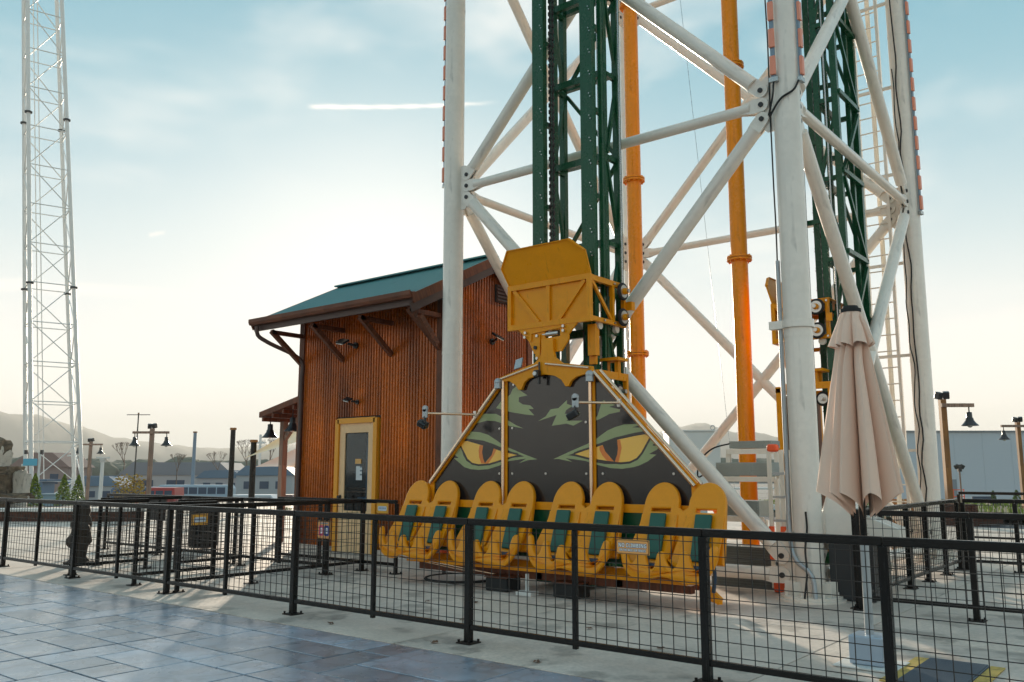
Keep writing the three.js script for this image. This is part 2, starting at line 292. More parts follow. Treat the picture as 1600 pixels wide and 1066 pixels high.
    for (let h = .9, k = 0; h < 16; h += 1.28, k++) {
      part('rung', T([box(.79, .10, .07, 0, h, -.42)]), green, tr);
      part('rung', T([box(.96, .07, .07, 0, h + .1, -.76)]), green, tr);
      for (const s of [-1, 1]) { part('rung', T([box(.06, .07, .215, s * .46, h, -.57)]), green, tr); part('rung', T([box(.06, .07, .28, s * .43, h + .64, -.235)]), green, tr); part('diagonal', T([beam(V(s * .47, h + (k % 2 ? 1.2 : .06), -.44), V(s * .47, h + (k % 2 ? .06 : 1.2), -.74), .05, .05)]), green, tr); }
      part('diagonal', T([beam(V(-.44 * (k % 2 ? 1 : -1), h + .1, -.77), V(.44 * (k % 2 ? 1 : -1), h + 1.28, -.77), .05, .05)]), green, tr);
    }
    const ch = []; for (let h = 4.0, k = 0; h < 15; h += .052, k++) for (const s of [-1, 1]) ch.push(k % 2 ? box(.010, .075, .030, -.285 + s * .022, h, -.14) : box(.016, .06, .034, -.285 + s * .036, h, -.14)), k % 2 || s > 0 || ch.push(box(.09, .016, .016, -.285, h, -.14));
    part('lift_chain', T(ch), chainM, tr);
    if (strand) {                                                            // returning chain and its guard on the far side of the track
      const c2 = []; for (let h = 2.6, k = 0; h < 15; h += .06, k++) for (const q of [-1, 0, 1]) c2.push(box(.05, k % 2 ? .085 : .05, k % 2 ? .012 : .03, .05 + q * .075, h, -.60));
      part('lift_chain', T(c2), chainM, tr); part('chain_guide', T([box(.03, L, .05, .22, yc, -.60)]), green, tr);
      part('wide_rail', T([box(.26, L, .03, .62, yc, -.02)]), green, tr); part('inner_post', T([box(.07, L, .07, .1, yc, -.45)]), green, tr); part('inner_post', T([box(.07, L, .07, -.2, yc, -.7)]), green, tr);
    }
    part('conduit', T([bar(V(.60, .4, -.6), V(.60, 15, -.6), .014, 6), bar(V(.30, .4, -.5), V(.30, 15, -.5), .012, 6)]), dullSteel, tr);
    return tr;
  };
  track(0, 3.88, 0);
  track(2.1, 0, -Math.PI / 2, true);
  // ladder between the right and back legs
  const lad = part('ladder', [box(.05, TOP - 1, .07, 2.18, TOP / 2, -2.9), box(.05, TOP - 1, .07, 2.62, TOP / 2, -2.9)], white, tw);
  for (let h = 1; h < 15; h += .3) part('rung', bar(V(2.18, h, -2.9), V(2.62, h, -2.9), .013, 6), white, lad);
  for (let h = 1.9; h < 15; h += 1.7) part('standoff', [box(.9, .05, .05, 2.6, h, -2.9)], white, lad);
  part('cable_tray', [box(.012, 18, .10, 2.36, 9.6, -3.2), box(.05, 18, .012, 2.385, 9.6, -3.255), box(.05, 18, .012, 2.385, 9.6, -3.145)].concat(Array.from({ length: 44 }, (_, i) => box(.016, .06, .02, 2.37, .9 + i * .3, -3.14))), cream, tw);
  // loose cables on the legs
  const cable = (pts, r) => part('cable', tube(pts, r, 60), rubber, tw);
  const wob = (x, z, y0, y1, n, amp) => Array.from({ length: n }, (_, i) => V(x + (rnd() - .5) * amp, y0 + (y1 - y0) * i / (n - 1), z + (rnd() - .5) * amp));
  cable(wob(HS - .02, -HS + .215, .4, 13, 30, .06), .013);
  cable(wob(HS - .09, -HS + .20, .4, 9, 24, .07), .010);
  cable(wob(HS - .215, HS + .02, 1.0, 13, 24, .015), .010);
  cable([V(HS + .05, 1.05, HS + .19), V(HS + .06, .85, HS + .2), V(HS + .03, .6, HS + .21), V(HS + .05, .35, HS + .24), V(HS + .06, .06, HS + .38)], .012);
  part('conduit', tube([V(HS - .2, 4.2, HS + .06), V(HS - .2, 1.6, HS + .07), V(HS - .19, .75, HS + .10), V(HS - .10, .48, HS + .19), V(HS + .10, .32, HS + .24), V(HS + .16, .05, HS + .30)], .03, 50, 10), galv, tw);
  cable([V(HS - .08, 6.55, HS + .21), V(HS - .1, 6.35, HS + .22), V(HS - .18, 6.12, HS + .18)], .012);
  cable([V(HS + .19, 6.55, HS + .05), V(HS + .15, 6.4, HS + .14), V(HS, 6.3, HS + .2), V(HS - .17, 6.1, HS + .18)], .014);
  part('clamp', [cyl(.20, .20, .10, HS, 3.36, HS, 28, 'y', true), box(.22, .10, .08, HS - .22, 3.36, HS + .08)], white, tw);
  // light strips running up the legs
  const strip = (x, z, y0, n, turn) => {
    const s = part('light_strip', box(.055, n * .38, .03, 0, y0 + n * .19, 0).rotateY(turn).translate(x, 0, z), stripGrey, tw);
    for (let i = 0; i < n; i++) part('light_module', rbox(.075, .26, .04, 0, y0 + .17 + i * .38, .02, .008).rotateY(turn).translate(x, 0, z), coral, s);
    part('bracket', box(.12, .06, .05, 0, y0 - .02, 0).rotateY(turn).translate(x, 0, z), dullSteel, s);
  };
  strip(-HS - .205, HS + .03, 6.5, 16, -.6); strip(HS - .08, HS + .20, 6.6, 14, .1); strip(HS + .20, HS - .02, 6.6, 14, 1.5); strip(HS + .20, -HS + .05, 6.2, 20, 1.4);
}

// ---------------------------------------------------------------- ride vehicles
function carriage(g) {                                                        // yellow lift carriage: local +z is the front
  const c = part('carriage', [box(1.40, .075, .06, 0, 4.085, 0), box(1.40, .075, .06, 0, 3.52, 0), box(.06, .49, .06, -.67, 3.8025, 0), box(.06, .49, .06, .67, 3.8025, 0), box(1.28, .49, .012, 0, 3.8025, -.022), box(1.39, .012, .85, 0, 4.110, -.45)], yellow, g);
  part('stiffener', [box(.055, .49, .03, 0, 3.8025, .004)], yellow, c);
  for (const s of [-1, 1]) part('stiffener', [beam(V(s * .60, 4.05, .004), V(s * .17, 3.555, .004), .028, .055)], yellow, c);
  for (const s of [-1, 1]) {
    part('side_frame', [box(.05, .06, .84, s * .675, 4.07, -.45), box(.05, .06, .84, s * .675, 3.53, -.45), box(.05, .48, .05, s * .675, 3.80, -.55), box(.05, .48, .05, s * .675, 3.80, -.84), beam(V(s * .675, 4.04, -.05), V(s * .675, 3.57, -.52), .03, .045)], yellow, c);
    part('side_frame_bolts', [[4.07, -.56], [4.07, -.84], [3.53, -.56], [3.53, -.84], [3.53, -.30]].map(([y, z]) => cyl(.016, .016, .03, s * .705, y, z, 8, 'x')), steel, c);
    for (const [y, z] of [[3.98, -.70], [3.62, -.70]]) {
      const w = part('guide_wheel', new THREE.TorusGeometry(.10, .026, 10, 24).rotateY(Math.PI / 2).translate(s * .755, y, z), rubber, c);
      part('hub', [cyl(.09, .09, .05, s * .755, y, z, 20, 'x'), cyl(.03, .03, .16, s * .78, y, z, 10, 'x')], steel, w);
      part('fork', [box(.03, .12, .10, s * .61, y, z + .06), cyl(.05, .04, .07, s * .80, y, z, 12, 'x')], yellow, w);
    }
    for (const z of [-.30, -.72]) part('roller', cyl(.055, .055, .05, s * .62, 3.47, z, 16, 'x'), cream, c);
    part('stop_block', [box(.10, .12, .02, s * .74, 3.80, -.86), box(.02, .12, .08, s * .79, 3.80, -.9)], yellow, c);
  }
  // hood leaning out over the front
  const hood = plate([[-.67, 0], [-.755, .27], [-.60, .50], [.45, .50], [.66, .32], [.68, 0]], .02, 0, .003).rotateX(.30).translate(0, 4.12, .012);
  const h = part('hood', hood, yellow, c);
  const rim = [[-.67, 0], [-.755, .27], [-.60, .50], [.45, .50], [.66, .32], [.68, 0]];
  part('hood_rim', rim.slice(0, -1).map((p, i) => beam(V(p[0], p[1], -.008), V(rim[i + 1][0], rim[i + 1][1], -.008), .05, .016).rotateX(.30).translate(0, 4.12, .012)), yellow, h);
  part('hood_rib', [-.35, 0, .35].map(x => plate([[0, 0], [.30, 0], [.02, .36]], .012).rotateY(Math.PI / 2).translate(x, 4.12, -.01)), yellow, h);
  // lower bracket
  part('lower_bracket', [plate([[-.52, 3.49], [-.33, 3.30], [-.30, 3.24], [-.24, 3.12], [.22, 3.12], [.34, 3.27], [.34, 3.34], [.49, 3.49]], .03, .02, .004, [[[-.05, 3.32], [.20, 3.33], [.20, 3.42], [-.05, 3.42]]]), plate([[-.30, 3.30], [-.30, 3.42], [.24, 3.46], [.24, 3.44], [-.27, 3.40], [-.27, 3.30]], .02, .04), plate([[-.20, 3.05], [-.20, 3.38], [-.12, 3.38], [-.12, 3.05], [-.16, 3.02]], .02, .046, .003)], yellow, c);
  part('hydraulic_cylinder', [cyl(.036, .036, .20, .07, 3.375, .0, 16, 'x'), cyl(.022, .022, .10, -.05, 3.375, .0, 12, 'x')], steel, c);
  part('pin', [[-.19, 3.20], [.09, 3.20]].map(([x, y]) => cyl(.026, .026, .03, x, y, .052, 14, 'z')), dark, c);
  part('bolts', [[-.36, 3.42], [-.37, 3.36], [.28, 3.45], [.28, 3.39], [-.04, 3.20], [-.16, 3.05], [-.16, 3.36]].map(([x, y]) => cyl(.02, .02, .03, x, y, .055, 10, 'z')), steel, c);
  part('drop_arm', [box(.12, .42, .10, .56, 3.27, -.25)], yellow, c);
  // lower guide frame behind the neck
  part('lower_guide_frame', [box(.10, .14, .05, .52, 3.02, -.30), box(.34, .04, .26, .62, 3.03, -.62), box(.06, .26, .06, .53, 2.9, -.62), box(.06, .26, .06, .70, 2.9, -.62), box(.05, .10, .75, .70, 2.80, -.48), box(.05, .10, .75, -.70, 2.80, -.48), box(1.3, .08, .06, 0, 2.80, -.14), box(.06, .34, .05, .70, 2.62, -.82), box(.06, .34, .05, -.70, 2.62, -.82)], yellow, c);
  for (const s of [-1, 1]) { const w = part('guide_wheel', new THREE.TorusGeometry(.085, .028, 10, 24).rotateY(Math.PI / 2).translate(s * .66, 2.60, -.70), rubber, c); part('hub', [cyl(.075, .075, .06, s * .66, 2.60, -.70, 20, 'x'), cyl(.03, .03, .16, s * .70, 2.60, -.70, 10, 'x')], steel, w); }
  part('hose', tube([V(.34, 3.44, -.35), V(.37, 3.34, -.3), V(.36, 3.2, -.33), V(.40, 3.05, -.3)], .01, 16), rubber, c);
  return c;
}
{
  const g = thing('drop_ride_gondola', 'orange yellow eight-seat drop gondola with glaring monster eyes on its dark panel', 'gondola', [towerX, 0, -9.35]);
  carriage(g);
  const EDGE = [[-.76, 2.80], [0, 2.97], [.72, 2.84], [2.10, 1.40], [2.10, .62], [-2.16, .62], [-2.16, 1.38]];
  // printed face
  const cv = document.createElement('canvas'); cv.width = 2000; cv.height = 1100; const cx = cv.getContext('2d'), S = 430, px = x => (x + 2.3) * S, py = y => (3.02 - y) * S;
  cx.fillStyle = 'rgb(38,33,33)'; cx.fillRect(0, 0, 2000, 1100);
  const poly = (pts, f, sm = false, st, lw) => { cx.beginPath(); const n = pts.length; if (!sm) pts.forEach((p, i) => i ? cx.lineTo(px(p[0]), py(p[1])) : cx.moveTo(px(p[0]), py(p[1]))); else for (let i = 0; i <= n; i++) { const a = pts[i % n], b = pts[(i + 1) % n], mx = (a[0] + b[0]) / 2, my = (a[1] + b[1]) / 2; i ? cx.quadraticCurveTo(px(a[0]), py(a[1]), px(mx), py(my)) : cx.moveTo(px(mx), py(my)); } cx.closePath(); if (st) { cx.strokeStyle = st; cx.lineWidth = lw; cx.lineJoin = 'round'; cx.stroke(); } if (f) { cx.fillStyle = f; cx.fill(); } };
  const camo = 'rgb(146,158,110)', ink = 'rgb(20,17,17)';
  const A = {
    rUp: [[.07, 1.69], [.35, 1.79], [.59, 1.87], [.7, 1.91], [.8, 1.97], [.92, 2.04], [1.03, 2.08], [1.17, 2.11], [1.37, 2.11], [1.39, 2.09], [1.29, 2.07], [1.46, 2.06], [1.56, 2.02], [1.47, 2.02], [1.31, 2.0], [1.03, 1.95], [.83, 1.89], [.69, 1.85], [.5, 1.79], [.32, 1.74], [.29, 1.74]],
    rLo: [[.07, 1.69], [.29, 1.74], [.44, 1.72], [.59, 1.7], [.69, 1.65], [.88, 1.62], [1.11, 1.62], [1.24, 1.63], [1.35, 1.68], [1.42, 1.75], [1.48, 1.85], [1.54, 1.94], [1.62, 1.9], [1.57, 1.84], [1.67, 1.83], [1.63, 1.79], [1.52, 1.74], [1.62, 1.73], [1.5, 1.65], [1.38, 1.6], [1.3, 1.58], [1.13, 1.56], [.96, 1.57], [.81, 1.6], [.68, 1.63], [.59, 1.66], [.27, 1.7], [.38, 1.65], [.16, 1.69]],
    rEye: [[.42, 1.75], [.56, 1.79], [.69, 1.82], [.85, 1.86], [1.06, 1.92], [1.31, 1.96], [1.47, 1.98], [1.53, 1.94], [1.47, 1.85], [1.41, 1.76], [1.34, 1.69], [1.24, 1.65], [1.11, 1.64], [.91, 1.66], [.69, 1.69]],
    rI1: [[.8, 1.84], [.86, 1.86], [.88, 1.79], [.94, 1.72], [1.02, 1.65], [.91, 1.66], [.84, 1.73], [.8, 1.8]],
    rI2: [[1.05, 1.92], [1.11, 1.92], [1.13, 1.82], [1.11, 1.74], [1.08, 1.64], [1.02, 1.65], [1.06, 1.73], [1.07, 1.82]],
    rPu: [[.85, 1.87], [1.06, 1.93], [1.07, 1.82], [1.06, 1.74], [1.02, 1.65], [.95, 1.72], [.89, 1.78]],
    lUp: [[-.19, 1.69], [-.45, 1.77], [-.68, 1.85], [-.77, 1.88], [-.91, 1.96], [-1.06, 2.04], [-1.21, 2.08], [-1.43, 2.1], [-1.44, 2.07], [-1.39, 2.05], [-1.5, 2.06], [-1.55, 2.0], [-1.39, 1.99], [-1.15, 1.96], [-.97, 1.91], [-.8, 1.85], [-.68, 1.81], [-.45, 1.74], [-.42, 1.73]],
    lLo: [[-.19, 1.69], [-.42, 1.73], [-.68, 1.71], [-.83, 1.68], [-1.02, 1.64], [-1.24, 1.62], [-1.37, 1.63], [-1.47, 1.68], [-1.53, 1.76], [-1.58, 1.87], [-1.62, 1.9], [-1.69, 1.85], [-1.65, 1.83], [-1.75, 1.8], [-1.62, 1.72], [-1.72, 1.72], [-1.62, 1.66], [-1.51, 1.59], [-1.39, 1.56], [-1.24, 1.55], [-1.06, 1.56], [-.85, 1.61], [-.68, 1.67], [-.39, 1.7], [-.51, 1.64], [-.35, 1.68]],
    lEye: [[-1.58, 1.96], [-1.45, 1.96], [-1.24, 1.91], [-1.15, 1.89], [-.97, 1.85], [-.8, 1.8], [-.54, 1.75], [-.66, 1.73], [-.86, 1.68], [-1.04, 1.64], [-1.24, 1.63], [-1.36, 1.65], [-1.45, 1.71], [-1.51, 1.8], [-1.6, 1.93]],
    lI1: [[-1.22, 1.9], [-1.15, 1.89], [-1.16, 1.79], [-1.14, 1.7], [-1.1, 1.64], [-1.19, 1.64], [-1.23, 1.73], [-1.24, 1.82]],
    lI2: [[-.97, 1.85], [-.91, 1.83], [-.96, 1.75], [-1.02, 1.68], [-1.06, 1.64], [-1.13, 1.64], [-1.06, 1.69], [-1.0, 1.77]],
    lPu: [[-1.15, 1.90], [-.96, 1.86], [-1.0, 1.76], [-1.12, 1.65], [-1.15, 1.71], [-1.17, 1.8]],
    lBr: [[-1.33, 2.2], [-1.24, 2.29], [-1.14, 2.34], [-.92, 2.33], [-.8, 2.28], [-.66, 2.21], [-.56, 2.16], [-.43, 2.11], [-.68, 2.15], [-.8, 2.19], [-.94, 2.23], [-1.09, 2.24]],
    c1: [[-.92, 2.41], [-.82, 2.51], [-.76, 2.53], [-.66, 2.59], [-.62, 2.66], [-.53, 2.71], [-.48, 2.63], [-.36, 2.56], [-.51, 2.54], [-.51, 2.48], [-.44, 2.44], [-.31, 2.42], [-.25, 2.37], [-.34, 2.37], [-.24, 2.28], [-.41, 2.3], [-.64, 2.34], [-.76, 2.37]],
    c2: [[-.18, 2.2], [-.05, 2.26], [.03, 2.35], [.16, 2.36], [.3, 2.46], [.3, 2.41], [.39, 2.38], [.29, 2.33], [.26, 2.28], [.52, 2.29], [.29, 2.19], [.55, 2.18], [.4, 2.12], [.29, 2.15], [.05, 2.13], [.13, 2.27]],
    c3: [[.7, 2.16], [.78, 2.24], [.83, 2.37], [.87, 2.43], [.96, 2.39], [1.05, 2.36], [.96, 2.34], [1.12, 2.3], [1.11, 2.27], [.96, 2.25], [.81, 2.19]] };
  for (const k of ['c1', 'c2', 'c3', 'lBr', 'lUp', 'lLo', 'rUp', 'rLo']) poly(A[k], camo);
  for (const s of ['l', 'r']) { poly(A[s + 'Eye'], 'rgb(248,190,80)', false, ink, 22); poly(A[s + 'I1'], 'rgb(222,118,34)'); poly(A[s + 'I2'], 'rgb(222,118,34)'); poly(A[s + 'Pu'], ink, false, ink, 3); }
  const img = new THREE.CanvasTexture(cv); img.colorSpace = THREE.SRGBColorSpace; img.magFilter = THREE.LinearFilter;
  const printed = P(lin(1, 1, 1), .34, { map: img, roughnessMap: rep(roughVar, 1.2), clearcoat: .3, clearcoatRoughness: .12 });
  const fp = plate(EDGE, .03, .015), uvp = fp.attributes.uv, pp = fp.attributes.position;
  for (let i = 0; i < uvp.count; i++) uvp.setXY(i, (pp.getX(i) + 2.3) * S / 2000, 1 - (3.02 - pp.getY(i)) * S / 1100);
  const panel = part('face_panel', fp, printed, g, 'charcoal panel printed with two orange monster eyes and green camouflage');
  part('panel_rivets', [[-1.95, 1.55], [-.85, 1.5], [-.62, 1.5], [-.05, 1.5], [.6, 1.5], [.85, 1.5], [1.85, 1.5], [-.85, 2.12], [-.62, 2.12], [.6, 2.16], [-.6, 2.72], [1.5, 2.02]].map(([x, y]) => cyl(.016, .016, .02, x, y, .016, 8, 'z')), steel, panel);
  // scalloped crest and neck
  const crest = part('crest', plate([[-.82, 2.76], [-.84, 2.82], [-.20, 2.985], [-.10, 3.05], [-.075, 3.14], [-.075, 3.30], [.12, 3.30], [.12, 3.14], [.15, 3.04], [.27, 2.95], [.74, 2.875], [.76, 2.80], [.60, 2.77], [.49, 2.75], [.41, 2.70], [.37, 2.635], [.32, 2.635], [.25, 2.73], [.14, 2.79], [-.03, 2.82], [-.2, 2.80], [-.3, 2.78], [-.37, 2.73], [-.42, 2.635], [-.47, 2.635], [-.53, 2.71], [-.64, 2.77]], .05, .075, .006), yellow, g);
  part('crest_rail', [bar(V(-.80, 2.80, .085), V(-.12, 2.955, .085), .016), bar(V(.0, 2.96, .085), V(.70, 2.855, .085), .016)], brushedTube, crest);
  // uprights and sloping frame tubes
  for (const x of [-.755, .70]) {
    const u = part('upright', [bar(V(x, 2.78, .06), V(x, 1.05, .06), .024)], brushedTube, g);
    part('backing_strip', box(.075, 1.75, .02, x + .015, 1.92, .028), yellow, u);
    part('cap', [cyl(.055, .05, .09, x - (x < 0 ? .06 : -.02), 2.72, .10, 12), new THREE.SphereGeometry(.055, 12, 8).translate(x - (x < 0 ? .06 : -.02), 2.765, .10)], galv, u);
  }
  for (const s of [-1, 1]) {
    const a = V(s * .76, 2.80, .03), b = V(s * 2.14, 1.36, .03);
    const f = part('frame_tube', [bar(a.clone().add(V(0, 0, .035)), b.clone().add(V(0, 0, .035)), .022), bar(a.clone().add(V(s * .06, .02, -.03)), b.clone().add(V(s * .06, .02, -.03)), .022)], brushedTube, g);
    part('frame_web', [beam(a, b, .03, .07), beam(V(s * 2.12, 1.40, 0), V(s * 2.12, .6, 0), .07, .07), beam(V(s * 2.15, 1.36, 0), V(s * 2.44, 1.05, .05), .06, .07), beam(V(s * 2.44, 1.06, .05), V(s * 2.2, .8, .05), .05, .05)], yellow, f);
    // floodlight on an arm
    const m = s < 0 ? V(-1.26, 2.33, .06) : V(1.14, 2.38, .06), e = s < 0 ? V(-1.62, 2.33, .72) : V(.88, 2.36, .66);
    const arm = part('lamp_arm', [bar(m, e, .017)], brushedTube, g);
    part('arm_clamp', [box(.05, .10, .05, m.x, m.y, m.z)], steel, arm);
    part('lamp_bracket', [rbox(.09, .13, .03, e.x, e.y + .0, e.z, .01), cyl(.045, .045, .03, e.x, e.y + .065, e.z, 14, 'z')], galv, arm);
    part('lamp_head', [rbox(.15, .09, .11, e.x - .04, e.y - .15, e.z, .02, .3, .2, s * .5), cyl(.02, .02, .1, e.x, e.y - .09, e.z, 8)], lampBlack, arm);
  }
  const pl = part('small_lamp', [rbox(.08, .10, .09, -.11, 2.83, .12, .015), box(.03, .12, .03, -.08, 2.75, .12), cyl(.012, .012, .14, -.09, 2.92, .10, 8)], lampBlack, crest); part('lamp_lens', cyl(.028, .028, .02, -.115, 2.83, .172, 12, 'z'), lens, pl);
  part('solar_panel', rbox(.13, .17, .02, -.62, 3.03, -.12, .004, -.5, 0, .2), galv, crest);
  // cross beams and chassis under the seats
  part('cross_beam', [box(4.2, .10, .05, 0, 1.08, .05)], yellow, g);
  part('back_screen', [box(4.1, .62, .02, 0, .72, .04)], green, g);
  part('seat_beam', [box(4.6, .09, .12, 0, .33, .14), box(4.4, .05, .08, 0, .30, .42)], yellow, g);
  part('chassis_beam', [box(4.3, .09, .10, 0, .20, .20), box(4.3, .07, .08, 0, .19, -.15), box(.1, .08, .5, -1.2, .20, 0), box(.1, .08, .5, 1.2, .20, 0), box(.1, .08, .5, 0, .20, 0)], timber, g);
  part('brace_rod', [bar(V(-2.3, .33, .5), V(-1.1, .17, .25), .012, 6), bar(V(-1.7, .30, .5), V(-.4, .15, .25), .012, 6)], brushedTube, g);
  for (const s of [1]) part('end_bracket', [beam(V(s * 2.25, .35, .3), V(s * 2.55, .12, .34), .05, .08), beam(V(s * 2.2, .15, .1), V(s * 2.55, .12, .34), .05, .06)], yellow, g);
  part('harness_strap', tube([V(2.42, .75, .40), V(2.50, .62, .44), V(2.53, .42, .42), V(2.50, .22, .40)], .022, 16), navy, g);
  // seats, built in pairs
  const dz = -.36, tilt = .33, seatY = .50;
  function seatPair(xc, label) {
    const back = part('double_seat', (() => {
      const o = [], half = .29;                                              // outline of the two backs, in the plane of the backrest
      const arc = (c, a0, a1, n) => { for (let i = 0; i <= n; i++) { const a = a0 + (a1 - a0) * i / n; o.push([c + .232 * Math.cos(a), .66 + .285 * Math.sin(a)]); } };
      o.push([-.575, 0], [-.555, .30]); arc(-half, Math.PI * .98, .22, 16); o.push([-.06, .64], [0, .60], [.06, .64]); arc(half, Math.PI - .22, .02 * Math.PI, 16); o.push([.555, .30], [.575, 0]);
      const slot = c => [[c - .125, .585], [c + .125, .585], [c + .125, .622], [c - .125, .622]];
      const bk = plate(o.reverse(), .07, .035, .018, [slot(-half), slot(half)]);
      bk.rotateX(-tilt).translate(0, seatY, -dz - .02);
      const gs = [bk];
      for (const c of [-half, half]) {                                        // scooped shell: back running down into the leg rest, sides turned up
        const path = new THREE.CatmullRomCurve3([V(0, 1.015, .175), V(0, .90, .215), V(0, .74, .275), V(0, .60, .33), V(0, .49, .40), V(0, .43, .49), V(0, .42, .58), V(0, .44, .66)]), nv = 22, nu = 14, pos = [], uv = [], idx = [];
        for (let i = 0; i <= nv; i++) {
          const v = i / nv, C = path.getPointAt(v), t = path.getTangentAt(v), N = V(0, t.z, -t.y), e = .015 + .10 * smooth(.05, .55, v), hw = .235 + .035 * smooth(0, .7, v);
          for (let k = 0; k <= 2 * nu + 1; k++) { const u = k <= nu ? -1 + 2 * k / nu : 1 - 2 * (k - nu - 1) / nu, o2 = k <= nu ? .022 : -.022, q = e * Math.abs(u) ** 2.6 + o2; pos.push(c + u * hw, C.y + N.y * q, C.z + N.z * q); uv.push(u * .3 + c, v); }
        }
        const m = 2 * nu + 2; for (let i = 0; i < nv; i++) for (let k = 0; k < m; k++) { const a = i * m + k, b = i * m + (k + 1) % m; idx.push(a, b, a + m, b, b + m, a + m); }
        const g3 = new THREE.BufferGeometry(); g3.setAttribute('position', new THREE.Float32BufferAttribute(pos, 3)); g3.setAttribute('uv', new THREE.Float32BufferAttribute(uv, 2)); g3.setIndex(idx); gs.push(toCreasedNormals(g3, .8));
      }
      // scalloped front lip
      const top = [[-.60, .64], [-.555, .665], [-.52, .63], [-.49, .50], [-.445, .42], [-.395, .46], [-.355, .58], [-.32, .60], [-.285, .58], [-.235, .43], [-.17, .37], [-.11, .41], [-.075, .54], [-.03, .57], [.01, .555], [.045, .46], [.10, .39], [.15, .43], [.195, .56], [.235, .575], [.27, .545], [.32, .41], [.385, .355], [.455, .40], [.50, .55], [.535, .635], [.575, .65], [.605, .62]];
      const bot = [[.60, .50], [.55, .37], [.46, .275], [.35, .235], [.22, .24], [.10, .28], [0, .30], [-.10, .28], [-.22, .24], [-.35, .235], [-.46, .28], [-.55, .38], [-.605, .52]];
      const sp = new THREE.SplineCurve([...top, ...bot].map(p => new THREE.Vector2(...p))).getPoints(120).map(p => [p.x, p.y]).reverse();
      const lip = plate(sp, .075, .69, .026).translate(0, .08, 0), q = lip.attributes.position;
      for (let i = 0; i < q.count; i++) { const x = q.getX(i); q.setZ(i, q.getZ(i) - .10 * (Math.abs(x) / .6) ** 3 + .04 * Math.cos(x * 10.5) - (q.getY(i) - .4) * .12); }
      gs.push(toCreasedNormals(lip, .7));
      return gs;
    })(), shell, g, label);
    for (const g2 of [back]) g2.position.set(xc, 0, 0);
    for (const c of [-.29, .29]) {
      part('back_pad', rbox(.205, .54, .04, 0, .28, .07, .014).rotateX(-tilt).translate(c, seatY, -dz - .02), padGreen, back);
      part('seat_cushion', rbox(.26, .045, .13, c, .475, .50, .015), navy, back);
    }
  }
  for (const x of [-2.04, -.68, .68, 2.04]) seatPair(x);
}
{
  const g = thing('lift_carriage', 'orange lift carriage on the green track half hidden behind the near white leg', 'lift carriage', [-5.14, 0, -13.58], -Math.PI / 2);
  carriage(g);
  part('mast_frame', [box(.07, 2.3, .07, -.85, 1.62, -.1), box(.07, 2.3, .07, .85, 1.62, -.1), box(1.77, .09, .08, 0, 2.75, -.1), box(1.77, .09, .08, 0, .5, -.1), beam(V(.82, 2.7, -.1), V(.4, 2.2, -.1), .05, .05)], yellow, g);
  part('mast_panel', [box(1.63, 2.1, .03, 0, 1.62, -.12)], timber, g);
  part('foot', [box(1.2, .5, .28, .35, .35, -.35), cyl(.12, .12, .3, .95, .35, -.35, 16, 'x')], yellow, g);
}

